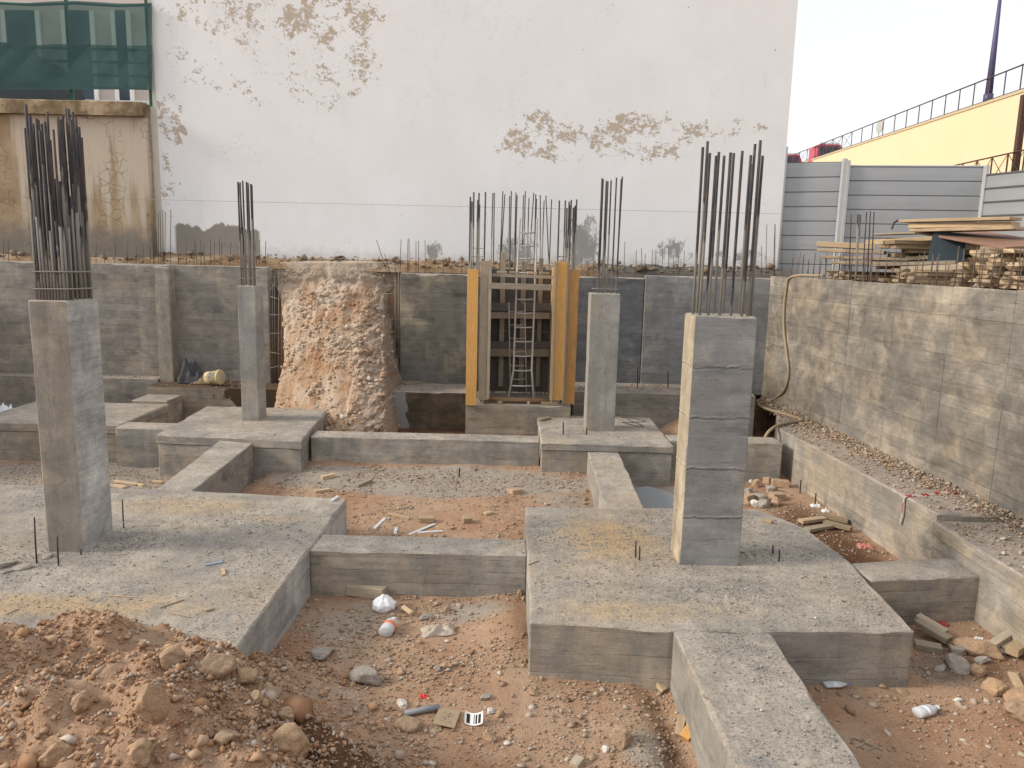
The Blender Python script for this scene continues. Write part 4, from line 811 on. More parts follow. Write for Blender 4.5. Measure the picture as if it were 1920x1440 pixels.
# road sign (edge on)
t = proj_t(1612); b = T0+(T1-T0)*t+np.array([1.2, 0, 0]); sg = empty('road_sign', b, 'round road sign on a thin pole seen edge-on above the railing', 'road sign'); M_SIGN = plain('sign_grey', (.42, .42, .40), .5)
zt = aty(1618, 224, b[1])[2]; mb = MB(); mb.tube([b, (b[0], b[1], zt-.1)], .04, 6); obj('pole', mb, M_SIGN, sg)
mb = MB(); c = np.array((b[0], b[1]-.06, zt-.45)); dd = Vector((1, .05, 0)).normalized()*.02; mb.tube([Vector(c)-dd, Vector(c)+dd], .42, 20); obj('sign_disc', mb, M_SIGN, sg)
# vehicles behind the railing
M_RED = plain('red_paint', (.45, .07, .11), .3, 0, .1); M_CARW = plain('white_paint', (.78, .78, .78), .35, 0, .05); M_TYRE = plain('tyre', (.02, .02, .02), .8)
def van(px0, px1, ytop, Y, label, cab_right):
    a = aty(px0, ytop, Y); b = aty(px1, ytop, Y); zb = (T0+(T1-T0)*proj_t((px0+px1)/2))[2]-.93; zt = max(a[2], zb+1.7); L = b[0]-a[0]; w = 1.9; x0, x1 = a[0], b[0]
    e = empty('van', ((x0+x1)/2, Y+w/2, zb), label, 'van', 'vehicles on the ramp road')
    m = (zt-zb); prof = [(0, .2), (0, .55), (.04, .62), (.16, 1.), (.92, 1.), (1., .9), (1., .2)] if not cab_right else [(0, .2), (0, .95), (.06, 1.), (.78, 1.), (.95, .6), (1., .5), (1., .2)]
    mb = MB(); V = [(x0+L*u, Y, zb+m*v) for u, v in prof]+[(x0+L*u, Y+w, zb+m*v) for u, v in prof]; n = len(prof)
    mb.add(V, [tuple(range(n)), tuple(range(2*n-1, n-1, -1))]+[(i, i+n, (i+1) % n+n, (i+1) % n) for i in range(n)]); obj('body', mb, M_RED, e)
    mb = MB(); u0, u1 = (.18, .92) if not cab_right else (.06, .76); mb.box((x0+L*u0, Y+.05, zb+m*1.0+.002), (x0+L*u1, Y+w-.05, zb+m*1.06)); obj('roof', mb, M_CARW, e)
    for k in range(3):
        s0 = u0+(u1-u0)*(k/3)+.02; s1 = u0+(u1-u0)*((k+1)/3)-.02; mb = MB(); mb.box((x0+L*s0, Y-.012, zb+m*.62), (x0+L*s1, Y+.01, zb+m*.93)); obj('window', mb, M_GLASS, e)
    for u in (.2, .8):
        mb = MB(); mb.tube([(x0+L*u, Y-.02, zb+.3), (x0+L*u, Y+.2, zb+.3)], .3, 14); obj('wheel', mb, M_TYRE, e)
van(1462, 1510, 289, 79, 'red van with pale roof furthest left on the ramp road, beside the white building', True)
van(1534, 1588, 270, 66, 'red and white van behind the railing at the end of the yellow wall', True)

# ------------------------------------------------------------------ timber stacks on the upper right
GS = 'timber planks stacked behind the right wall'; SB = empty
def stack(x0, L, y0, y1, nlay, npl, t, label, jx=.15, z0=UGZ, tilt=0.):
    z = z0
    for l in range(nlay):
        w = (y1-y0)/npl
        for k in range(npl):
            yy = y0+w*(k+.5)+random.uniform(-.015, .015); s = random.uniform(-jx, jx); tt = t*random.uniform(.8, 1.05)
            if l == nlay-1 and random.random() < .3: continue
            a = random.uniform(-.012, .012)
            plank('timber_plank', (x0+s, yy-a*3, z+t/2), (x0+L+s+random.uniform(-.4, .2), yy+a*3, z+t/2+tilt), w*random.uniform(.75, .95), tt, M_WOODS, None, label=label.replace('LAYER', ('bottom', 'second', 'third', 'fourth', 'fifth', 'sixth', 'seventh', 'eighth', 'top')[8 if l == nlay-1 else l]+' layer'), cat='plank', group=GS, ragged=.1)
        z += t*1.06
    return z
for y in (9.9, 11.): 
    for x in (7.0, 9.): plank('timber_bearer', (x, y-.3, UGZ+.03), (x, y+.5, UGZ+.03), .08, .06, M_WOODG, None, label='timber bearer under the right-hand plank stack', cat='plank', group='bearers under the stacks')
stack(6.62, 4.2, 9.8, 11.4, 9, 6, .055, 'weathered plank in the LAYER of the neat stack at the right edge', z0=UGZ+.06)
stack(6.35, 4.0, 14.2, 15.6, 4, 5, .05, 'grey plank in the LAYER of the low flat stack behind the starter bars')
zl = stack(6.5, 3.6, 12.3, 13.4, 5, 4, .055, 'brown plank in the LAYER of the low middle stack behind the starter bars')
# chunky heap at left: thick boards and short bundles
def pp(x0, y0, Y0, x1, y1, Y1, w, t, label, mat=None, roll=0., name='timber_plank', worn=.006): return plank(name, aty(x0, y0, Y0), aty(x1, y1, Y1), w, t, mat or M_WOODS, None, label=label, cat='plank', group=GS, roll=roll, worn=worn)
pp(1532, 458, 15.0, 1640, 463, 14.6, .5, .10, 'thick pale board at the left end of the timber heap', M_WOODN)
pp(1536, 469, 14.9, 1660, 474, 14.3, .45, .06, 'pale board just under the thick left end board')
pp(1625, 455, 14.8, 1752, 448, 14.2, .6, .07, 'pale wide board on the middle of the timber heap', M_WOODN)
pp(1650, 463, 14.4, 1745, 462, 14.0, .5, .05, 'split board below the wide pale board in the heap')
pp(1640, 440, 14.9, 1760, 436, 14.2, .4, .03, 'thin grey board lying across the top of the heap', M_WOODG)
pp(1540, 482, 14.8, 1700, 487, 14.2, .7, .05, 'brown board under the left end of the heap')
pp(1560, 492, 14.7, 1740, 496, 14.0, .8, .05, 'lowest brown board at the left end of the heap')
pp(1690, 472, 14.2, 1760, 470, 13.9, .4, .10, 'dark short timber block in the middle of the heap', M_WOODD)
pp(1700, 485, 14.1, 1790, 480, 13.7, .5, .07, 'short grey timber below the dark block in the heap', M_WOODG)
pp(1696, 415, 13.6, 1905, 410, 12.0, .35, .05, 'topmost pale plank of the timber heap', M_WOODN)
pp(1712, 424, 13.5, 1905, 421, 12.1, .30, .08, 'thick pale beam second from the top of the heap', M_WOODN)
pp(1720, 433, 13.5, 1915, 428, 12.1, .5, .05, 'third board from the top of the heap')
pp(1765, 436, 13.6, 1935, 490, 11.3, .10, .10, 'long beam slanting down to the right across the heap')
pp(1760, 432, 13.7, 1935, 462, 11.6, .9, .04, 'reddish shuttering panel tilted on the right of the heap', wood('wood_red', (.26, .14, .10), (.36, .22, .15), (.3, .28, .26), wear=.5), roll=.10, name='shuttering_panel')
pp(1845, 466, 11.8, 1940, 496, 10.6, .14, .07, 'beam under the reddish panel at the right edge')
pp(1640, 497, 13.9, 1800, 492, 13.0, .6, .06, 'plank half hidden behind the starter bars, left of the dark board', M_WOODG)
pp(1700, 505, 13.2, 1830, 500, 12.2, .4, .09, 'stout grey timber low behind the starter bars', M_WOODG)
p0, p1 = aty(1748, 495, 13.0), aty(1812, 495, 12.7)
mb = MB(); mb.hexa([(p0[0], 13.0, UGZ+.33), (p1[0], 12.75, UGZ+.33), (p1[0], 12.95, UGZ+.33), (p0[0], 13.2, UGZ+.33)], [(p0[0]+.02, 13.06, 4.0), (p1[0], 12.81, 3.93), (p1[0], 12.86, 3.93), (p0[0]+.02, 13.11, 4.0)]); obj('dark_board', mb, plain('dark_blue_board', (.03, .045, .06), .6, 0, .3, 4), None, 'dark blue-black board standing in the timber heap', 'board')
# support crib under the heap (rough timbers)
for i in range(16):
    y = random.uniform(13.0, 15.2); x = random.uniform(6.7, 7.4); z = UGZ+.3+.075*(i//2)
    if z > 4.0: z -= .5
    plank('timber_plank', (x, y, z), (x+random.uniform(1.6, 2.6), y+random.uniform(-.3, .2), z+random.uniform(-.02, .02)), random.uniform(.2, .4), .07, M_WOODS, None, label='brown timber inside the heap between the pale boards and the low stacks', cat='plank', group=GS)
mb = MB(); mb.tube([aty(1672, 430, 13.6), aty(1676, 418, 13.6), aty(1682, 414, 13.6), aty(1712, 414, 13.4)], .018, 6); obj('bent_bar', mb, M_STEEL, None, 'bent dark steel bar poking out under the top plank', 'steel bar')

# ------------------------------------------------------------------ hose
def chaikin(P, n=3):
    P = [np.array(p, float) for p in P]
    for _ in range(n): P = [P[0]]+[q for a, b in zip(P, P[1:]) for q in (a*.75+b*.25, a*.25+b*.75)]+[P[-1]]
    return P
hose = [np.array([wallx(14.9)+.15, 15.0, 3.17]), atw(1478, 520, .03)+np.array([0, 0, .05])]+[atw(x, y, .035) for x, y in ((1474, 540), (1470, 575), (1469, 610), (1473, 650), (1479, 690), (1477, 715), (1468, 738))]
hose += [atz(x, y, .335) for x, y in ((1445, 752), (1415, 757), (1440, 768), (1480, 779), (1512, 789))]+[atz(1480, 792, .34), atz(1458, 797, .34), atz(1444, 806, .30), aty(1436, 816, 13.9), aty(1430, 832, 13.7)]
mb = MB(); mb.tube(chaikin(hose), .029, 10); obj('hose', mb, plain('tan_hose', (.33, .26, .17), .6, 0, .2, 3), None, 'thick tan hose hanging down the right wall onto the footing', 'hose', smooth=True)

# ------------------------------------------------------------------ loose gravel, chips and clods (uncountable)
def base_stone(k):
    if k == 0:
        v = np.array([(1, 0, 0), (-1, 0, 0), (0, 1, 0), (0, -1, 0), (0, 0, 1), (0, 0, -1)], float); f = np.array([(0, 2, 4), (2, 1, 4), (1, 3, 4), (3, 0, 4), (2, 0, 5), (1, 2, 5), (3, 1, 5), (0, 3, 5)])
    else:
        bm = bmesh.new(); bmesh.ops.create_icosphere(bm, subdivisions=k, radius=1); v = np.array([x.co[:] for x in bm.verts]); f = np.array([[q.index for q in t.verts] for t in bm.faces]); bm.free()
    return v, f
def scatter(name, P, size, mat, label, k=0, flat=.65, sink=.25, tones=None, elong=.5):
    P = np.asarray(P); N = len(P); bv, bf = base_stone(k); nv = len(bv)
    sc = np.stack([1+rng.uniform(-elong, elong, N), 1+rng.uniform(-elong, elong, N), flat*(1+rng.uniform(-.3, .3, N))], 1)*size[:, None]
    V = bv[None]*(1+rng.uniform(-.45, .35, (N, nv, 1))); V = V*sc[:, None, :]
    th = rng.uniform(0, 6.283, N); c, s_ = np.cos(th)[:, None], np.sin(th)[:, None]; tl = rng.uniform(-.5, .5, N)[:, None]
    x, y, z = V[..., 0], V[..., 1], V[..., 2]; y, z = y*np.cos(tl)-z*np.sin(tl), y*np.sin(tl)+z*np.cos(tl); x, y = x*c-y*s_, x*s_+y*c
    V = np.stack([x, y, z+(sc[:, 2]*(1-2*sink))[:, None]], -1)+P[:, None, :]
    Fa = (bf[None]+(np.arange(N)*nv)[:, None, None]).reshape(-1, 3)
    me = bpy.data.meshes.new(name); me.vertices.add(N*nv); me.vertices.foreach_set('co', V.reshape(-1).astype(np.float32))
    me.loops.add(len(Fa)*3); me.loops.foreach_set('vertex_index', Fa.reshape(-1).astype(np.int32)); me.polygons.add(len(Fa)); me.polygons.foreach_set('loop_start', np.arange(0, len(Fa)*3, 3, dtype=np.int32)); me.update(calc_edges=True)
    t = tones if tones is not None else rng.uniform(0, 1, N); at = me.attributes.new('tone', 'FLOAT', 'FACE'); at.data.foreach_set('value', np.repeat(t, len(bf)).astype(np.float32))
    me.materials.append(mat); o = bpy.data.objects.new(name, me); COL.objects.link(o); tag(o, label, None, None, 'stuff'); return o
def inside(poly, x, y):
    r = np.zeros(len(x), bool); n = len(poly)
    for i in range(n):
        (x0, y0), (x1, y1) = poly[i], poly[(i+1) % n]; c = ((y0 > y) != (y1 > y)) & (x < (x1-x0)*(y-y0)/(y1-y0+1e-12)+x0); r ^= c
    return r
def sample(poly, dens, s=0, clump=1.):
    a = np.array(poly); x0, y0 = a.min(0); x1, y1 = a.max(0); N = int(dens*(x1-x0)*(y1-y0)); x = rng.uniform(x0, x1, N); y = rng.uniform(y0, y1, N)
    m = inside(poly, x, y) & (rng.uniform(0, 1, N) < np.clip(.5+clump*fbm(x*1.6, y*1.6, 4, s)*2.6, .03, 1)); return x[m], y[m]
GREYS = [(0, (.17, .165, .16)), (.25, (.245, .235, .22)), (.6, (.34, .315, .28)), (.88, (.42, .37, .30)), (1, (.58, .54, .49))]
EARTH = [(0, (.24, .125, .07)), (.25, (.34, .195, .11)), (.5, (.40, .25, .15)), (.8, (.44, .30, .195)), (.95, (.42, .34, .27)), (1, (.55, .49, .42))]
M_CHIP = chips('grey_chips', GREYS); M_CLOD = chips('earth_clods', EARTH); M_MIX = chips('mixed_gravel', [(0, (.24, .15, .095)), (.3, (.34, .235, .155)), (.6, (.38, .295, .22)), (.9, (.41, .34, .27)), (1, (.52, .47, .41))])
PADL = [(-8.5, 4.6), (-2.4, 4.6), (-2.36, 8.3), (-2.33, 10.1), (-4.5, 10.3), (-8.5, 10.4)]; PADR = [(.28, 6.72), (1.5, 6.64), (3.76, 6.72), (3.88, 8.3), (3.8, 9.4), (3.4, 10.08), (.28, 9.94)]
Px, Py, Pz = [], [], []
def take(poly, dens, z, s=0, clump=1.):
    x, y = sample(poly, dens, s, clump); Px.append(x); Py.append(y); Pz.append(np.full(len(x), z) if not callable(z) else z(x, y))
take(PADL, 1100, 0., 5); take(PADR, 1700, 0., 8); take(rect(1.65, 2.42, 3.6, 6.6), 2400, -.006, 2, .6); take(rect(-2.28, .2, 8.33, 8.79), 350, -.012, 3); take(rect(-6.1, -3.7, 12.9, 15.3), 120, .2, 4); take(rect(.6, 2.8, 13., 15.2), 200, .2, 9); take(rect(1.4, 1.84, 10.1, 12.85), 400, lambda x, y: -.008+.022*(y-10), 3); take(rect(-9.8, -7.2, 13.6, 15.4), 80, .2, 3); take(rect(-3.5, .5, 13.3, 13.7), 200, .13, 1)
# denser drift of chips at the column feet
for cx, cy, r, d in ((-4.4, 8.3, .55, 900), (-5.5, 7.7, .9, 500), (2.9, 8.5, .5, 900), (2.2, 7.3, .9, 500), (1.7, 13.7, .6, 250), (2.3, 14.3, .4, 300), (-3.2, 9.2, .6, 500)):
    N = int(d*r*r*3); x = rng.normal(cx, r*.5, N); y = rng.normal(cy, r*.35, N); m = (inside(PADL, x, y) | inside(PADR, x, y)) if cy < 11 else np.ones(N, bool); Px.append(x[m]); Py.append(y[m]); Pz.append(np.full(m.sum(), 0. if cy < 11 else .2))
X, Y, Z = map(np.concatenate, (Px, Py, Pz)); keep = Z > H(X, Y)-.0; X, Y, Z = X[keep], Y[keep], Z[keep]
scatter('gravel', np.stack([X, Y, Z], 1), rng.gamma(1.4, .0021, len(X))+.0020, M_CHIP, 'fine grey gravel and concrete chips lying on the pads and beams')
# footing strips and ledges
Px, Py, Pz = [], [], []
take([(fx(9.3)+.05, 9.3), (6.25, 9.3), (5.8, 16.9), (fx(14.)+.05, 14.)], 500, .3, 4, .7); take([(5.3, 5), (6.5, 5), (6.25, 9.), (5.32, 9.)], 350, .27, 6); take(rect(1.4, 5.3, 16.0, 17.1), 260, .6, 3); take(rect(-7.9, -3, 16.35, 17.15), 90, .43, 3); take(rect(-3.1, -1, 16.1, 17.1), 120, .5, 3); take(rect(-13, -8, 16.9, 17.15), 150, .5)
# drift against the foot of the right wall
N = 5200; y = rng.uniform(5.5, 17, N); x = wallx(y)-.02-np.abs(rng.normal(0, .16, N)); Px.append(x); Py.append(y); Pz.append(np.where(y > 9.1, .3, .27)+.09*np.exp(-((wallx(y)-x)/.12)**2))
X, Y, Z = map(np.concatenate, (Px, Py, Pz)); scatter('rubble', np.stack([X, Y, Z], 1), rng.gamma(2., .005, len(X))+.004, M_MIX, 'gravel and rubble on the footing ledges along the walls')
# pit floors
def ground_pts(poly, dens, s=0, clump=1.):
    x, y = sample(poly, dens, s, clump); return np.stack([x, y, H(x, y)], 1)
G1 = [ground_pts(rect(-2.28, .2, 5.2, 8.28), 1250, 3, 1.2), ground_pts(rect(.2, 1.56, 4.4, 6.6), 1100, 5), ground_pts(rect(-2.3, .22, 4.2, 5.3), 1300, 5), ground_pts(rect(2.5, 5.4, 4.4, 6.6), 600, 6), ground_pts(rect(3.9, 5.3, 6.6, 12.8), 500, 2), ground_pts(rect(-4.5, 1.3, 10.1, 13.2), 900, 7), ground_pts(rect(-2.25, .2, 8.85, 10.2), 420, 7), ground_pts(rect(-9, -5., 10.3, 13.4), 800, 8, .6), ground_pts(rect(2.9, 5.2, 13.8, 16.), 200, 8)]
G1 = np.concatenate(G1); scatter('gravel', G1, rng.gamma(1.8, .0042, len(G1))+.003, M_MIX, 'gravel scattered over the dirt floor of the pit')
# clods on the spoil heap
x = rng.uniform(-7.2, -.2, 120000); y = rng.uniform(3.4, 7.4, 120000); m = np.maximum(0, 1-np.sqrt(((x+3.9)/3.6)**2+((y-4.5)/2.95)**2)); ok = (m > .02) & (H(x, y) > np.where(x < -2.35, -.01, -1)) & (rng.uniform(0, 1, len(x)) < np.clip(.45+fbm(x*1.8, y*1.8, 4, 12)*2.4, .05, 1)); x, y = x[ok], y[ok]
scatter('dirt_clods', np.stack([x, y, H(x, y)], 1), rng.gamma(1.5, .0050, len(x))+.0035, M_CLOD, 'small clods and stones covering the spoil heap', k=0, flat=.8)
x = rng.uniform(-7.2, -.1, 2200); y = rng.uniform(3.4, 7.2, 2200); m = np.maximum(0, 1-np.sqrt(((x+3.9)/3.6)**2+((y-4.5)/2.95)**2)); ok = (m > .03) & (H(x, y) > np.where(x < -2.35, -.01, -1)) & (rng.uniform(0, 1, len(x)) < np.clip(.4+fbm(x*1.3, y*1.3, 3, 17)*3, .05, 1)); x, y = x[ok], y[ok]
scatter('dirt_clods', np.stack([x, y, H(x, y)], 1), rng.gamma(2.2, .008, len(x))+.010, M_CLOD, 'fist-sized lumps of earth on the spoil heap', k=1, flat=.8, sink=.42)
x = rng.uniform(-2.2, 1.5, 480); y = rng.uniform(4.4, 8.2, 480); kk = (y < 6.5) | (x < .1); x, y = x[kk], y[kk]; scatter('pebbles', np.stack([x, y, H(x, y)], 1), rng.gamma(2., .005, len(x))+.007, M_MIX, 'pebbles on the pit floor in front of the beam', k=1, flat=.75, sink=.4)
x = rng.uniform(2.6, 5.3, 260); y = rng.uniform(4.4, 6.5, 260); scatter('pebbles', np.stack([x, y, H(x, y)], 1), rng.gamma(2., .006, len(x))+.007, M_MIX, 'pebbles on the pit floor at lower right', k=1, flat=.75, sink=.4)
# lumps on the earth ledge behind the back wall
x = rng.uniform(-13, 6., 700); y = rng.uniform(17.4, 17.75, 700); scatter('rubble', np.stack([x, y, 3.05+(y-17.36)*.55+.05], 1), rng.gamma(1.6, .013, len(x))+.006, chips('dark_lumps', [(0, (.12, .085, .06)), (.5, (.22, .16, .11)), (1, (.33, .27, .21))]), 'rubble lumps along the top of the back wall', k=1)

# ------------------------------------------------------------------ rocks
def rock_mesh(seed, sub=3, blocky=.5):
    bm = bmesh.new(); bmesh.ops.create_icosphere(bm, subdivisions=sub, radius=1); rr = random.Random(seed); o = Vector((rr.uniform(0, 99), rr.uniform(0, 99), rr.uniform(0, 99)))
    cuts = [(Vector((rr.gauss(0, 1), rr.gauss(0, 1), rr.gauss(0, .8))).normalized(), rr.uniform(.5, .85)) for _ in range(9)]
    for v in bm.verts:
        p = v.co.copy(); p *= 1+.28*mnoise.noise(p*.9+o)
        for n, d in cuts:
            k = p.dot(n)-d
            if k > 0: p -= n*k*(blocky+.4)
        p += v.co*(.10*mnoise.noise(p*2.5+o)+.07*(abs(mnoise.noise(p*5+o))-.2)+.05*mnoise.noise(p*11+o)+.03*mnoise.noise(p*22+o)); v.co = p
    me = bpy.data.meshes.new('rock'); bm.to_mesh(me); bm.free(); me.polygons.foreach_set('use_smooth', [True]*len(me.polygons)); return me
M_ROCKO = stone('rock_ochre', (.40, .265, .16), (.36, .26, .18), (.44, .30, .19), .7); M_ROCKG = stone('rock_grey', (.32, .29, .26), (.38, .34, .29), (.38, .31, .24), .35); M_ROCKW = stone('rock_white', (.60, .58, .54), (.68, .65, .6), (.5, .44, .36), .3)
M_BRICK = stone('brick_buff', (.46, .31, .2), (.40, .28, .19), (.5, .42, .33), .4)
RM = {}
for m, nm in ((M_ROCKO, 'o'), (M_ROCKG, 'g'), (M_ROCKW, 'w')):
    for k in range(5):
        me = rock_mesh(k*7+{'o': 1, 'g': 2, 'w': 3}[nm], 4, .55); me.materials.append(m); RM[nm, k] = me
def rock(px, py, wpx, kind, label, group=None, on='g', asp=(1, .85, .72), sink=.3):
    p = on_ground(px, py) if on == 'g' else atz(px, py, on); d = np.linalg.norm(p-CAM); r = wpx/2*d/F*.98
    o = bpy.data.objects.new('rock', RM[kind, random.randrange(5)]); COL.objects.link(o); o.scale = (r*asp[0], r*asp[1], r*asp[2]); o.rotation_euler = (random.uniform(-.25, .25), random.uniform(-.25, .25), random.uniform(0, 6.28))
    o.location = (p[0], p[1], p[2]+r*asp[2]*(1-2*sink)); return tag(o, label, 'rock', group)
R = rock
R(545, 1415, 92, 'o', 'biggest boulder at the bottom of the dirt heap'); R(405, 1256, 66, 'o', 'ochre rock on the heap crest, right of its neighbour'); R(325, 1245, 58, 'o', 'ochre angular rock left of centre on the heap crest'); R(462, 1275, 52, 'o', 'rounded rock at the right of the crest row')
R(288, 1335, 74, 'o', 'long slab-like ochre rock with grey broken side mid heap', asp=(.75, .6, 1.35), sink=.35); R(268, 1420, 54, 'o', 'rounded rock at bottom of heap left of the boulder'); R(105, 1420, 46, 'o', 'yellowish rock at the bottom left of the heap'); R(150, 1325, 38, 'o', 'pale blocky rock on the left of the heap')
R(425, 1390, 44, 'o', 'pale angular stone left of the biggest boulder'); R(535, 1345, 36, 'o', 'upright pale stone above the biggest boulder'); R(385, 1190, 46, 'o', 'rock half sunk at the far edge of the heap'); R(510, 1300, 34, 'o', 'brown stone right of the crest row'); R(480, 1310, 30, 'o', 'small brown stone below the rounded crest rock')
R(605, 1230, 56, 'g', 'flat grey concrete lump on the right shoulder of the heap', asp=(1, .8, .5)); R(690, 1275, 60, 'g', 'grey brown clod at the foot of the heap'); R(675, 1262, 30, 'g', 'pale grey stone touching the grey clod'); R(755, 1322, 30, 'w', 'white elongated stone left of the grey pipe', asp=(1, .6, .6))
R(765, 1365, 48, 'o', 'brown lump above the dark soil patch'); R(1167, 1392, 52, 'o', 'orange brown rock alone on the dirt left of the near beam'); R(1135, 1408, 18, 'w', 'small white stone left of the orange rock'); R(922, 1336, 18, 'w', 'round white stone right of the barcode label'); R(936, 1342, 20, 'o', 'brown stone touching the round white stone'); R(918, 1385, 26, 'o', 'tan stone below the barcode label'); R(951, 1396, 14, 'w', 'small white stone right of the tan stone')
R(910, 1310, 22, 'g', 'grey stone above the round white stone'); R(1000, 1302, 18, 'o', 'tan pebble cluster stone in mid dirt'); R(752, 1262, 20, 'o', 'tan pebble at the edge of the heap'); R(836, 1252, 22, 'o', 'tan stone near the gravel below the bottle'); R(820, 1256, 16, 'g', 'grey pebble left of the tan stone below the bottle'); R(937, 1264, 10, 'w', 'tiny white chip in the open dirt'); R(838, 1145, 16, 'o', 'reddish stone right of the white bag'); R(800, 1160, 34, 'g', 'flat grey stone under the stick', asp=(1, .7, .4)); R(1035, 1200, 12, 'o', 'small stone by the left face of the right pad')
R(975, 1115, 20, 'o', 'ochre stone in the corner of beam and right pad'); R(982, 1125, 14, 'o', 'smaller ochre stone in that same corner')
GR = 'rubble stones in the pit at right'
for px, py, w, k, l in ((1655+140, 1225, 40, 'g', 'flat grey rubble stone nearest the pad corner'), (1835, 1228, 62, 'o', 'long pale rubble slab in the middle of the right heap'), (1790, 1252, 48, 'g', 'grey angular rubble piece below the slab'), (1830, 1262, 34, 'o', 'tan rubble block beside the grey piece'), (1870, 1225, 30, 'g', 'pale lump under the timber offcuts'), (1862, 1296, 46, 'o', 'orange rubble block lower in the right heap'), (1905, 1310, 48, 'o', 'reddish block at the right edge above the last one'), (1912, 1345, 56, 'o', 'large buff block lowest at the right edge'), (1763, 1255, 22, 'g', 'small blue-grey stone near the pad corner'), (1690, 1302, 22, 'o', 'small tan stone in front of the pad face'), (1655, 1288, 18, 'o', 'brown pebble at the foot of the pad face'), (1795, 1315, 16, 'w', 'pale pebble in open dirt at right'), (1840, 1240, 26, 'g', 'grey chunk beside the pale slab')):
    R(px, py, w, k, l, GR, asp=(1, .75, .55))
GC = 'bricks and stones behind the right column'
for px, py, w, k, l in ((1403, 925, 26, 'g', 'grey stone touching the right column in the rubble pile'), (1418, 912, 24, 'o', 'tan stone at the back left of the rubble pile'), (1407, 903, 16, 'w', 'white stone furthest back beside the right column'), (1422, 938, 34, 'g', 'long grey stone in the middle of the rubble pile'), (1445, 922, 30, 'g', 'grey stone below the buff bricks of the rubble pile'), (1432, 950, 28, 'g', 'rounded grey stone nearest the pad in the rubble pile'), (1455, 946, 28, 'o', 'tan stone at the right front of the rubble pile'), (1440, 905, 22, 'o', 'tan stone under the broken buff brick'), (1398, 946, 22, 'o', 'tan stone at the front left of the rubble pile'), (1412, 948, 20, 'w', 'white stone at the front of the rubble pile')):
    R(px, py, w, k, l+', behind the right column', GC)
R(1245, 945, 20, 'g', 'dark stone at the edge of the grey puddle'); R(1207, 940, 16, 'g', 'stone at near corner of the grey puddle', sink=.3)
# broken bricks and blocks
def brick(px, py, L, w, h, label, rz=None, on='g', mat=None, group=None, name='brick', cat='brick', tilt=.08):
    p = on_ground(px, py) if on == 'g' else atz(px, py, on); me = plank_mesh(L, w, h, .01, .008); me.materials.append(mat or M_BRICK); o = bpy.data.objects.new(name, me); COL.objects.link(o)
    o.location = (p[0], p[1], p[2]+h*.45); o.rotation_euler = (random.uniform(-tilt, tilt), random.uniform(-tilt, tilt), random.uniform(0, 3.1) if rz is None else rz); return tag(o, label, cat, group)
brick(690, 862, .2, .12, .1, 'left of two small bricks at the foot of the long beam', .3); brick(706, 866, .24, .13, .11, 'right of two small bricks at the foot of the long beam', .1)
brick(688, 1116, .46, .17, .13, 'cracked timber block lying behind the white bag', -.25, mat=M_WOODG, name='timber_block', cat='timber')
brick(1440, 905, .22, .14, .12, 'broken buff brick furthest back behind the right column', .8); brick(1462, 912, .3, .15, .13, 'buff brick beside the wall footing', -.2); brick(1456, 938, .24, .16, .14, 'orange brick on the rubble pile near the footing', .3); brick(1402, 940, .18, .14, .13, 'brick end against the right column base', .5)
brick(876, 980, .13, .13, .1, 'small cube of timber on the orange dirt between the pads', .2, mat=M_WOODN, name='timber_block', cat='timber'); brick(800, 978, .22, .12, .08, 'brown timber block by the white metal strips', .1, mat=M_WOODN, name='timber_block', cat='timber'); brick(965, 925, .2, .18, .08, 'pale broken block in the gravel near the right beam', .6)
brick(915, 965, .12, .1, .05, 'chip of wood left of the right pad', .5, mat=M_WOODN, name='timber_block', cat='timber')
# timber offcuts: two photo pixels on the ground each
def stick(a, b, w, t, label, mat=None, za=None, lift=(0, 0), name='timber_offcut', cat='offcut'):
    A_ = (on_ground(*a) if za is None else atz(*a, za))+np.array([0, 0, t*.5+lift[0]]); B_ = (on_ground(*b) if za is None else atz(*b, za))+np.array([0, 0, t*.5+lift[1]]); return plank(name, A_, B_, w, t, mat or M_WOODN, None, label=label, cat=cat, worn=.003)
stick((728, 965), (768, 974), .05, .03, 'thin timber strip left of the white metal strips'); stick((668, 914), (695, 903), .09, .05, 'grey offcut on the gravel in the far pit', M_WOODG); stick((603, 899), (626, 894), .09, .06, 'brown offcut nearest the far left pad'); stick((590, 924), (618, 920), .07, .04, 'offcut at the edge of the large left pad'); stick((750, 955), (775, 951), .04, .02, 'dark splinter on the orange dirt', M_WOODG)
M_TRIM = plain('white_metal', (.66, .67, .68), .4, .2, .12)
for a, b, l in (((701, 992), (722, 972), 'short white metal strip furthest left'), ((767, 1003), (815, 983), 'white metal strip lying diagonally'), ((783, 999), (831, 996), 'white metal strip lying straight across'), ((741, 1002), (743, 990), 'tiny white strip beside the diagonal ones')): stick(a, b, .05, .012, l, M_TRIM, name='metal_strip', cat='metal strip')
stick((1213, 1272), (1246, 1300), .07, .05, 'timber wedge in the corner of right pad and near beam', lift=(.06, 0)); stick((1272, 1385), (1278, 1358), .07, .05, 'upper pale timber wedge beside the near beam', lift=(0, .05)); stick((1283, 1392), (1300, 1375), .1, .06, 'orange timber wedge beside the near beam', M_WOODY, lift=(0, .03)); stick((1075, 1440), (1088, 1425), .08, .04, 'grey stick at bottom edge of the dirt', M_WOODG)
stick((1716, 1190), (1778, 1214), .13, .06, 'upper grey board beside the pad corner', M_WOODG, lift=(.13, .05)); stick((1714, 1212), (1765, 1222), .13, .06, 'lower grey board beside the pad corner', M_WOODG); stick((1717, 1184), (1772, 1204), .1, .05, 'third grey board behind the pad corner', M_WOODG, lift=(.16, .08))
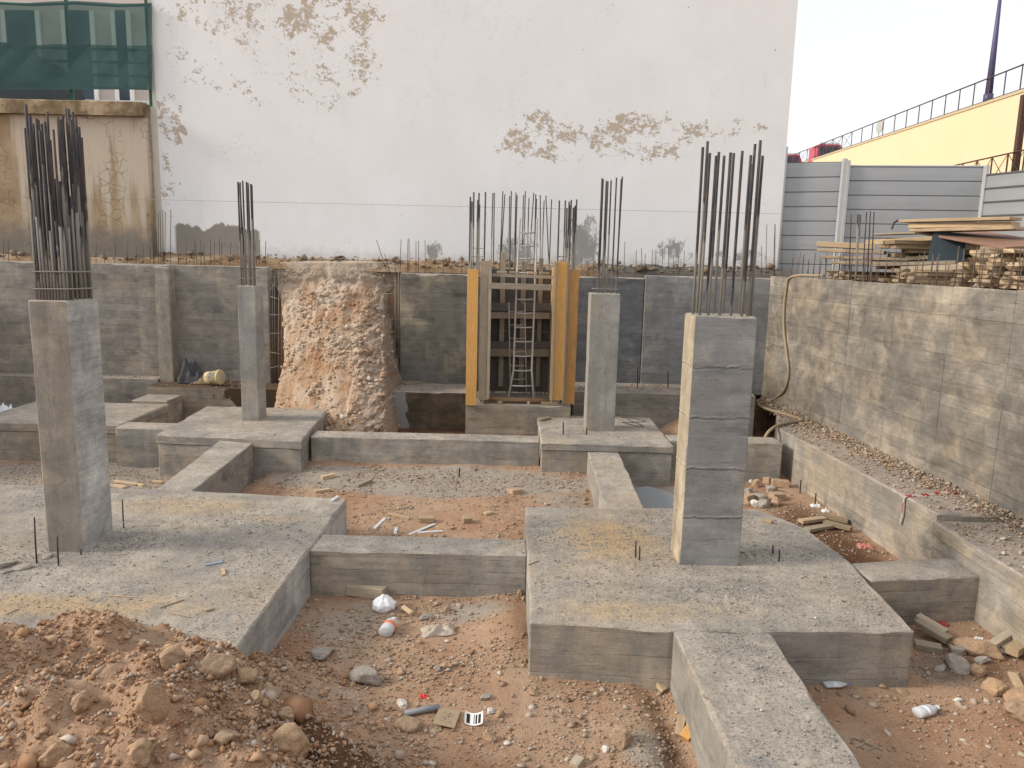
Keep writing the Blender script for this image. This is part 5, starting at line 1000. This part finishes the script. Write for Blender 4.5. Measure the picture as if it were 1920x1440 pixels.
stick((1858, 1225), (1898, 1205), .09, .07, 'timber offcut standing out of the rubble heap', M_WOODG, lift=(.05, .09)); stick((1876, 1226), (1912, 1212), .16, .03, 'flat ragged board on the rubble heap', M_WOODG, lift=(.06, .08)); stick((1895, 1236), (1930, 1216), .12, .08, 'timber block at the right edge on the rubble heap', lift=(.04, .06)); stick((1897, 1265), (1915, 1300), .08, .03, 'slim board leaning at the right edge of the pit')
for a, b, l in (((1500, 984), (1545, 978), 'pale board nearest the pad in the dark trench'), ((1536, 972), (1590, 984), 'long board crossing the dark trench'), ((1545, 985), (1596, 998), 'thin board at the footing in the dark trench'), ((1512, 1000), (1568, 990), 'grey timber on the pad edge by the dark trench')): stick(a, b, .12, .05, l, M_WOODG if 'grey' in l else M_WOODS, lift=(.03, .03))
stick((216, 906), (270, 912), .06, .03, 'slim timber beside the left column', lift=(.02, 0)); stick((212, 911), (235, 916), .08, .03, 'short pale timber beside the left column'); stick((286, 906), (306, 907), .07, .04, 'small pale offcut beyond the left column')
stick((1797, 908), (1850, 930), .06, .03, 'long lath on the footing under the right wall', za=.3); stick((1500, 797), (1550, 797), .1, .05, 'short board on the footing beside the hose', za=.3); stick((1512, 785), (1535, 792), .05, .04, 'thin lath by the hose on the footing', za=.3)
stick((420+265, 720), (860, 716), .06, .05, 'dark pole on the damp ledge', M_WOODG, za=.5); stick((760, 722), (800, 717), .09, .05, 'rag-like splintered wood on the damp ledge', M_WOODG, za=.5)
stick((755, 1146), (772, 1160), .045, .03, 'pale stick leaning on the flat grey stone', lift=(.04, .05))
# splinters on the pads
k = 0
for a, b in (((205, 1117), (257, 1121)), ((100, 1160), (135, 1172)), ((320, 1150), (357, 1158)), ((300, 1140), (345, 1125)), ((10, 1153), (35, 1142)), ((205, 1041), (238, 1040)), ((385, 1040), (398, 1035)), ((1308, 1300), (1322, 1310)), ((1640-290, 1140), (1362, 1148)), ((1500, 1085), (1512, 1080)), ((990, 1060), (1010, 1052)), ((1437, 975), (1449, 980)), ((270, 986), (300, 986)), ((180, 1180), (220, 1165))):
    stick(a, b, .012, .01, 'thin wood splinter lying on the dusty %s pad' % ('left' if a[0] < 900 else 'right'), M_WOODG if k % 3 else M_WOODN, za=0., name='wood_splinter', cat='splinter')['group'] = 'wood splinters on the pads'; k += 1
stick((384, 1060), (418, 1054), .05, .01, 'strip of faded blue plastic on the left pad', plain('faded_blue', (.25, .3, .36), .6), za=0., name='plastic_strip', cat='plastic strip'); stick((418, 1068), (420, 1080), .035, .02, 'small yellow wood chip right of the blue strip', za=0.); stick((384, 1146), (398, 1142), .05, .02, 'pale chip near the right edge of the left pad', za=0.); stick((622, 941), (634, 933), .05, .03, 'white foam scrap on the far corner of the left pad', M_TRIM, za=0., name='foam_scrap', cat='scrap')
stick((1433, 977), (1448, 982), .05, .04, 'yellow timber chip right of the right column', za=0.); stick((1010, 790), (1030, 785), .1, .04, 'brown scrap by the pins on the far right pad', M_WOODG, za=.2, name='timber_offcut')

# ------------------------------------------------------------------ litter
def lathe(prof, n=20): 
    mb = MB(); V = [(r*math.cos(2*math.pi*j/n), r*math.sin(2*math.pi*j/n), z) for r, z in prof for j in range(n)]
    mb.add(V, [(i*n+j, i*n+(j+1) % n, (i+1)*n+(j+1) % n, (i+1)*n+j) for i in range(len(prof)-1) for j in range(n)]+[tuple(range(n))[::-1], tuple(range((len(prof)-1)*n, len(prof)*n))]); return mb
def clear(name, c, a=.6, ro=.25):
    n = NT(name); n.col(c); n.rough(ro); n.b.inputs['Specular IOR Level'].default_value = .5; n.b.inputs['Transmission Weight'].default_value = a; n.b.inputs['IOR'].default_value = 1.2
    x = n.noise(n.obj(), 18, 4); n.bump(x, .4, .01); return n.m
M_PET = clear('clear_plastic', (.82, .85, .88), .35); M_BLUE = plain('blue_cap', (.12, .25, .45), .5); M_WHITEP = plain('white_label', (.75, .76, .78), .5, 0, .1); M_ORANGE = plain('orange_label', (.75, .24, .12), .5, 0, .15, 20)
def bottle(p, d, L, r, label, band, capm, squash=.8, standing=False):
    M, _ = frame(p, np.array(p)+np.array(d)); e = empty('plastic_bottle', p, label, 'bottle'); prof = [(r*.8, 0), (r, .01), (r, L*.3), (r*.9, L*.42), (r, L*.55), (r*.95, L*.66), (r*.4, L*.85), (r*.36, L*.93)]
    Mr = M.to_3x3() @ Matrix(((0, 0, 1), (0, 1, 0), (-1, 0, 0))); sq = Matrix.Diagonal((squash, 1, 1))
    def put(nm, mb, m): mb.v = [tuple(Vector(p)+Mr @ (sq @ Vector(v))+Vector((0, 0, r*squash*.95 if not standing else 0))) for v in mb.v]; obj(nm, mb, m, e, smooth=True)
    put('bottle_body', lathe(prof), M_PET); put('label_band', lathe([(r*1.012, L*.33), (r*.93, L*.42), (r*1.012, L*.53)]), band); put('cap', lathe([(r*.42, L*.92), (r*.42, L)], 14), capm)
g = on_ground(722, 1196); bottle(g, (.12, .75, .0), .30, .075, 'clear bottle with an orange band lying on the pit floor', M_ORANGE, M_WHITEP, .85)
g = on_ground(1718, 1345); bottle(g, (.9, .35, .02), .26, .06, 'crushed clear bottle with white band on the right dirt', M_WHITEP, M_WHITEP, .7)
g = atz(1583, 815, .31); bottle(g, (.7, -.6, 0), .24, .05, 'clear blue-capped bottle on the footing under the right wall', M_WHITEP, M_BLUE, .85)
g = atz(355, 716, .44); bottle(g, (.9, .05, 0), .42, .07, 'clear water bottle lying in front of the bucket', M_WHITEP, M_BLUE, .8)
g = on_ground(1545, 1288); bottle(g, (.9, .1, 0), .24, .045, 'flattened bluish bottle at the foot of the right pad', M_WHITEP, M_BLUE, .5)
# white carrier bag
def bag(px, py, w, label):
    p = on_ground(px, py); bm = bmesh.new(); bmesh.ops.create_icosphere(bm, subdivisions=4, radius=1)
    for v in bm.verts:
        q = v.co.copy(); a = math.atan2(q.y, q.x); f = 1+.12*math.sin(a*7+q.z*3)*max(0, q.z+.3)+.16*mnoise.noise(q*2.2)+.07*abs(mnoise.noise(q*6)); q = Vector((q.x*f, q.y*f*.85, q.z*.78*f))
        if q.z > .25: k = (q.z-.25); q.x *= 1-.75*k; q.y *= 1-.75*k; q.z += .18*k
        if q.z < -.5: q.z = -.5
        v.co = q*w
    me = bpy.data.meshes.new('plastic_bag'); bm.to_mesh(me); bm.free(); me.polygons.foreach_set('use_smooth', [True]*len(me.polygons))
    n = NT('white_bag'); n.col((.80, .81, .84)); n.rough(.4); n.b.inputs['Subsurface Weight'].default_value = .2; n.bump(n.noise(n.obj(), 22, 4, .6, 1.), .5, .02); me.materials.append(n.m)
    o = bpy.data.objects.new('plastic_bag', me); COL.objects.link(o); o.location = (p[0], p[1], p[2]+.5*w-.005); tag(o, label, 'bag')
bag(720, 1143, .125, 'white knotted plastic bag on the dirt in front of the beam')
def crumple(name, px, py, sx, sy, hh, mat, label, cat, on='g', rz=0., seed=0):
    p = on_ground(px, py) if on == 'g' else atz(px, py, on); mb = MB(); n = 18; V = []
    for lay in (0, 1):
        for j in range(n+1):
            for i in range(n+1):
                u, v = i/n-.5, j/n-.5; q = Vector((u*4+seed, v*4, seed*1.7)); r = 1+.25*mnoise.noise(Vector((math.atan2(v, u)*1.3, seed, 0)))
                x, y = u*sx*r, v*sy*r; V.append((p[0]+x*math.cos(rz)-y*math.sin(rz), p[1]+x*math.sin(rz)+y*math.cos(rz), p[2]+.008+max(0, hh*(.55+1.0*mnoise.noise(q)+.4*mnoise.noise(q*2.7))*(1-(2*max(abs(u), abs(v)))**4))-lay*.006))
    m = (n+1)**2; f = [(j*(n+1)+i, j*(n+1)+i+1, (j+1)*(n+1)+i+1, (j+1)*(n+1)+i) for j in range(n) for i in range(n)]; mb.add(V, f+[tuple(k+m for k in q)[::-1] for q in f]); obj(name, mb, mat, None, label, cat, smooth=True)
crumple('plastic_sheet', 822, 1184, .34, .22, .07, plain('dusty_sheet', (.42, .36, .29), .7, 0, .3, 14), 'torn dusty plastic sheet right of the orange-banded bottle', 'sheet', rz=.3, seed=3)
crumple('rag', 360, 717, .55, .32, .42, plain('dark_rag', (.07, .07, .075), .85, 0, .4, 8), 'dark crumpled sack heaped left of the bucket', 'rag', on=.44, seed=5); crumple('rag', 378, 718, .4, .3, .2, plain('tan_rag', (.26, .19, .12), .85, 0, .4, 8), 'tan rag between the dark sack and bucket', 'rag', on=.44, seed=8)
for px, py, w, l in ((1530, 950, .16, 'white crumpled paper in the dark trench'), (1548, 960, .12, 'smaller white paper scrap in the dark trench'), (1838, 1205, .14, 'white foil scrap on the dirt below the short beam'), (1622, 1027, .2, 'red and white plastic scrap at the end of the trench')):
    crumple('paper_scrap', px, py, w, w*.6, .06, M_WHITEP if 'red' not in l else plain('red_scrap', (.5, .2, .17), .6, 0, .5, 30), l, 'paper', seed=px % 17)
crumple('paper_scrap', 795, 1308, .09, .05, .03, plain('red_paper', (.62, .07, .06), .6, 0, .1), 'small red scrap above the grey pipe', 'paper', seed=2); crumple('paper_scrap', 6, 771, .3, .2, .16, M_WHITEP, 'white rubbish on the ledge at the far left edge', 'paper', on=.12, seed=4)
# bucket on its side
bx = np.array(aty(388, 706, 16.55)); M_BUCK = NT('bucket_plastic'); _o = M_BUCK.obj(); _n = M_BUCK.noise(_o, 5, 5, .65); M_BUCK.col(M_BUCK.ramp(_n, [(.38, (.10, .13, .15)), (.48, (.52, .42, .25)), (.6, (.64, .54, .34))])); M_BUCK.rough(.5); M_BUCK = M_BUCK.m
bk = empty('bucket', (bx[0]+.17, 16.55, .43), 'cream paint-stained bucket lying on its side on the ledge', 'bucket'); Mr = Matrix.Rotation(math.radians(84), 3, 'Y'); Mr = Matrix.Rotation(-.2, 3, 'Z') @ Mr
def bput(nm, mb, m): mb.v = [tuple(Vector((bx[0], 16.55, .43+.165))+Mr @ Vector(v)) for v in mb.v]; obj(nm, mb, m, bk, smooth=True)
bput('bucket_body', lathe([(.135, 0), (.16, .34), (.152, .34), (.13, .02)], 28), M_BUCK); bput('rim', lathe([(.162, .30), (.172, .305), (.172, .345), (.16, .35)], 28), plain('bucket_rim', (.58, .48, .30), .5))
mb = MB(); mb.tube([(.165*math.cos(t), .165*math.sin(t)*.2+.02, .33+.17*math.sin(t)) for t in np.linspace(0, math.pi, 14)], .004, 5); bput('handle', mb, M_STEEL)
brick(345, 714, .28, .12, .08, 'small brick in front of the dark sack on the ledge', .1, on=.43, mat=M_BRICK)
# grey pipe, cardboard, barcode label
A_, B_ = on_ground(758, 1344)+np.array([0, 0, .03]), on_ground(824, 1334)+np.array([0, 0, .045]); mb = MB(); mb.tube([A_, B_], .026, 14); obj('pipe', mb, plain('grey_pipe', (.25, .27, .30), .45, 0, .15), None, 'short grey plastic pipe half buried at the foot of the heap', 'pipe', smooth=True)
def cardb():
    n = NT('cardboard'); o = n.obj(); X = n.sep(o); pr = n.ma('MULTIPLY', n.st(n.noise(n.mp(o, (60, 28, 1)), 1., 2, .6), .54, .58), n.ma('MULTIPLY', n.st(n.ma('ABSOLUTE', X[0]), .09, .07), n.st(n.ma('ABSOLUTE', X[1]), .06, .045)))
    n.col(n.mix(pr, n.mix(n.noise(o, 9, 4), (.33, .25, .165), (.40, .31, .21)), (.15, .11, .075))); return n.m
p = on_ground(838, 1352); me = plank_mesh(.27, .19, .008, 0, .002); me.materials.append(cardb()); o = bpy.data.objects.new('cardboard', me); COL.objects.link(o); o.location = (p[0], p[1], p[2]+.035); o.rotation_euler = (.12, .06, 1.45); tag(o, 'flat cardboard piece with faded print right of the grey pipe', 'cardboard')
stick((805, 1370), (828, 1366), .09, .012, 'torn cardboard flap below the printed cardboard', cardb(), name='cardboard', cat='cardboard')
def barcode():
    p = on_ground(888, 1357); mb = MB(); n = 10; V = []
    for j in (0, 1):
        for i in range(n+1): u = i/n-.5; V += [(p[0]+u*.155, p[1]+(j-.5)*.10, p[2]+.016+.10*u*u+j*.05), ]
    mb.add(V, [(i, i+1, n+2+i, n+1+i) for i in range(n)]); q = [(x, y+.001, z-.003) for x, y, z in V]; b = len(mb.v); mb.add(q, [(i, n+1+i, n+2+i, i+1) for i in range(n)])
    m = NT('barcode_print'); X = m.sep(m.obj()); w = m.n('TexWhiteNoise', noise_dimensions='1D'); m.put(w.inputs['W'], m.ma('FLOOR', m.ma('MULTIPLY', X[0], 130.)))
    bar = m.ma('MULTIPLY', m.ma('GREATER_THAN', w.outputs[0], .5), m.ma('MULTIPLY', m.ma('LESS_THAN', m.ma('ABSOLUTE', X[0]), .062), m.ma('LESS_THAN', m.ma('ABSOLUTE', m.ma('SUBTRACT', X[1], -.002)), .038)))
    m.col(m.mix(bar, (.80, .80, .78), (.02, .02, .02))); m.rough(.5); obj('paper_label', mb, m.m, None, 'curled white paper label printed with a barcode on the dirt', 'label')
barcode()
# red and white tape over the right footing
def tape():
    P = [np.array(q) for q in (atz(1815, 926, .305), atz(1770, 924, .31), atz(1735, 929, .305), atz(1708, 931, .305))]; e_ = atz(1699, 930, .31); x = e_[0]-.03
    P += [np.array([x+.01, e_[1], .31]), np.array([x-.012, e_[1]-.01, .2]), np.array([x-.012, e_[1]-.02, .05]), np.array([x-.005, e_[1]+.02, -.1])]
    mb = MB(); V = []
    for i, p in enumerate(P): s = np.array([0, .016, .008]) if i < 4 else np.array([.004, .018, .0]); V += [p-s+np.array([0, 0, .006*(i % 2)]), p+s+np.array([0, 0, .01])]
    mb.add(V, [(2*i, 2*i+1, 2*i+3, 2*i+2) for i in range(len(P)-1)]); m = NT('barrier_tape'); X = m.sep(m.pos()); f = m.ma('FRACT', m.ma('MULTIPLY', m.ma('ADD', X[0], m.ma('ADD', X[1], X[2])), 3.4)); m.col(m.mix(m.ma('GREATER_THAN', f, .5), (.36, .05, .05), (.56, .48, .45))); m.rough(.5); obj('barrier_tape', mb, m.m, None, 'red and white tape hanging over the right footing', 'tape')
tape()
# puddle of grey slurry
mb = MB(); n = 40; V = [(2.25+.62*math.cos(2*math.pi*i/n)*(1+.15*math.sin(i*1.3)), 11.3+1.05*math.sin(2*math.pi*i/n)*(1+.1*math.sin(i*.9)), -.40) for i in range(n)]; mb.add(V, [tuple(range(n))]); n_ = NT('slurry'); n_.col((.27, .285, .30)); n_.rough(.25); obj('puddle', mb, n_.m, label='puddle of grey cement slurry behind the right pad', kind='structure')
# pins and trench bars standing in the pit floor
for px, y0, y1 in ((860, 878, 895), (1500, 900, 925), (1528, 925, 950)):
    b = on_ground(px, y1); t = aty(px+2, y0, b[1]); mb = MB(); mb.tube([b-np.array([0, 0, .05]), t], .012, 6); obj('steel_pin', mb, M_STEEL, None, 'steel pin standing in the %s' % ('far gravel pit' if px < 900 else ('dark trench, left of its twin' if px < 1510 else 'dark trench, right of its twin')), 'steel pin')
for px, y0, y1 in ((1195, 688, 728), (1252, 696, 731)):
    b = aty(px, y1, 16.6); t = aty(px+1, y0, 16.6); mb = MB(); mb.tube([(b[0], 16.6, .58), t], .012, 6); obj('steel_pin', mb, M_STEEL, None, 'steel pin on the ledge of the bluish back wall, %s' % ('left one' if px < 1200 else 'right one'), 'steel pin')
mb = MB(); mb.tube(chaikin([atz(x, y, .215) for x, y in ((1165, 782), (1200, 786), (1215, 790), (1180, 793), (1160, 790), (1195, 799), (1212, 800), (1175, 786))], 2), .006, 5); obj('wire_coil', mb, M_STEEL, None, 'loose dark wire coil behind the pale column on its pad', 'wire')

# flat chips and scraps near the left column and in the right pit
for px, py, w, l in ((10, 1060, 40, 'flat grey concrete flake at the left edge, left of the column'), (42, 1066, 30, 'flat grey concrete flake right of the edge flake'), (16, 1072, 20, 'small pale concrete flake below the edge flakes'), (88, 1045, 24, 'dark flat flake at the foot of the left column')): R(px, py, w, 'g', l, 'concrete flakes by the left column', on=0., asp=(1, .7, .3))
for px, py, w, l in ((1745, 1178, .16, 'dark red plastic scrap beside the short beam'), (1768, 1172, .12, 'smaller red plastic scrap beside the short beam'), (1800, 1218, .14, 'red plastic scrap between rubble and boards')): crumple('plastic_scrap', px, py, w, w*.6, .04, plain('dull_red', (.3, .06, .06), .6, 0, .5, 30), l, 'scrap', seed=px % 13)
for k, (a, b) in enumerate((((1600, 1385), (1655, 1408)), ((1605, 1402), (1640, 1385)), ((1625, 1408), (1648, 1400)))): stick(a, b, .014, .012, ('longest', 'middle', 'shortest')[k]+' dark twig on the dirt right of the near beam', M_WOODG, name='twig', cat='twig')

N = 900; x = rng.uniform(-4.4, -2.4, N); y = 14.9-.35*(x+2.4)*.6+rng.normal(0, .22, N); kk = (y > 13.8) & ~((x < -3.75) & (y < 15.5)); x, y = x[kk], y[kk]
scatter('rubble', np.stack([x, y, H(x, y)+.02], 1), rng.gamma(2., .02, len(x))+.012, M_CLOD, 'loose lumps spilled at the foot of the earth bank', k=1)

Q = BANKV[rng.integers(0, len(BANKV), 5200)]; Q = Q[(Q[:, 1] < 17.25) & (Q[:, 2] > -.5)]; Q = Q[rng.uniform(0, 1, len(Q)) < np.clip(.35+fbm(Q[:, 0]*2, Q[:, 2]*2, 4, 5)*3+.5*(Q[:, 0] > -3.3), .04, 1)]
scatter('rubble', Q, rng.gamma(1.5, .011, len(Q))+.006, chips('bank_lumps', [(0, (.28, .16, .095)), (.4, (.42, .29, .19)), (.8, (.52, .42, .32)), (1, (.62, .55, .47))]), 'clods and stones stuck in the face of the earth bank', k=1, flat=.85, sink=.45)
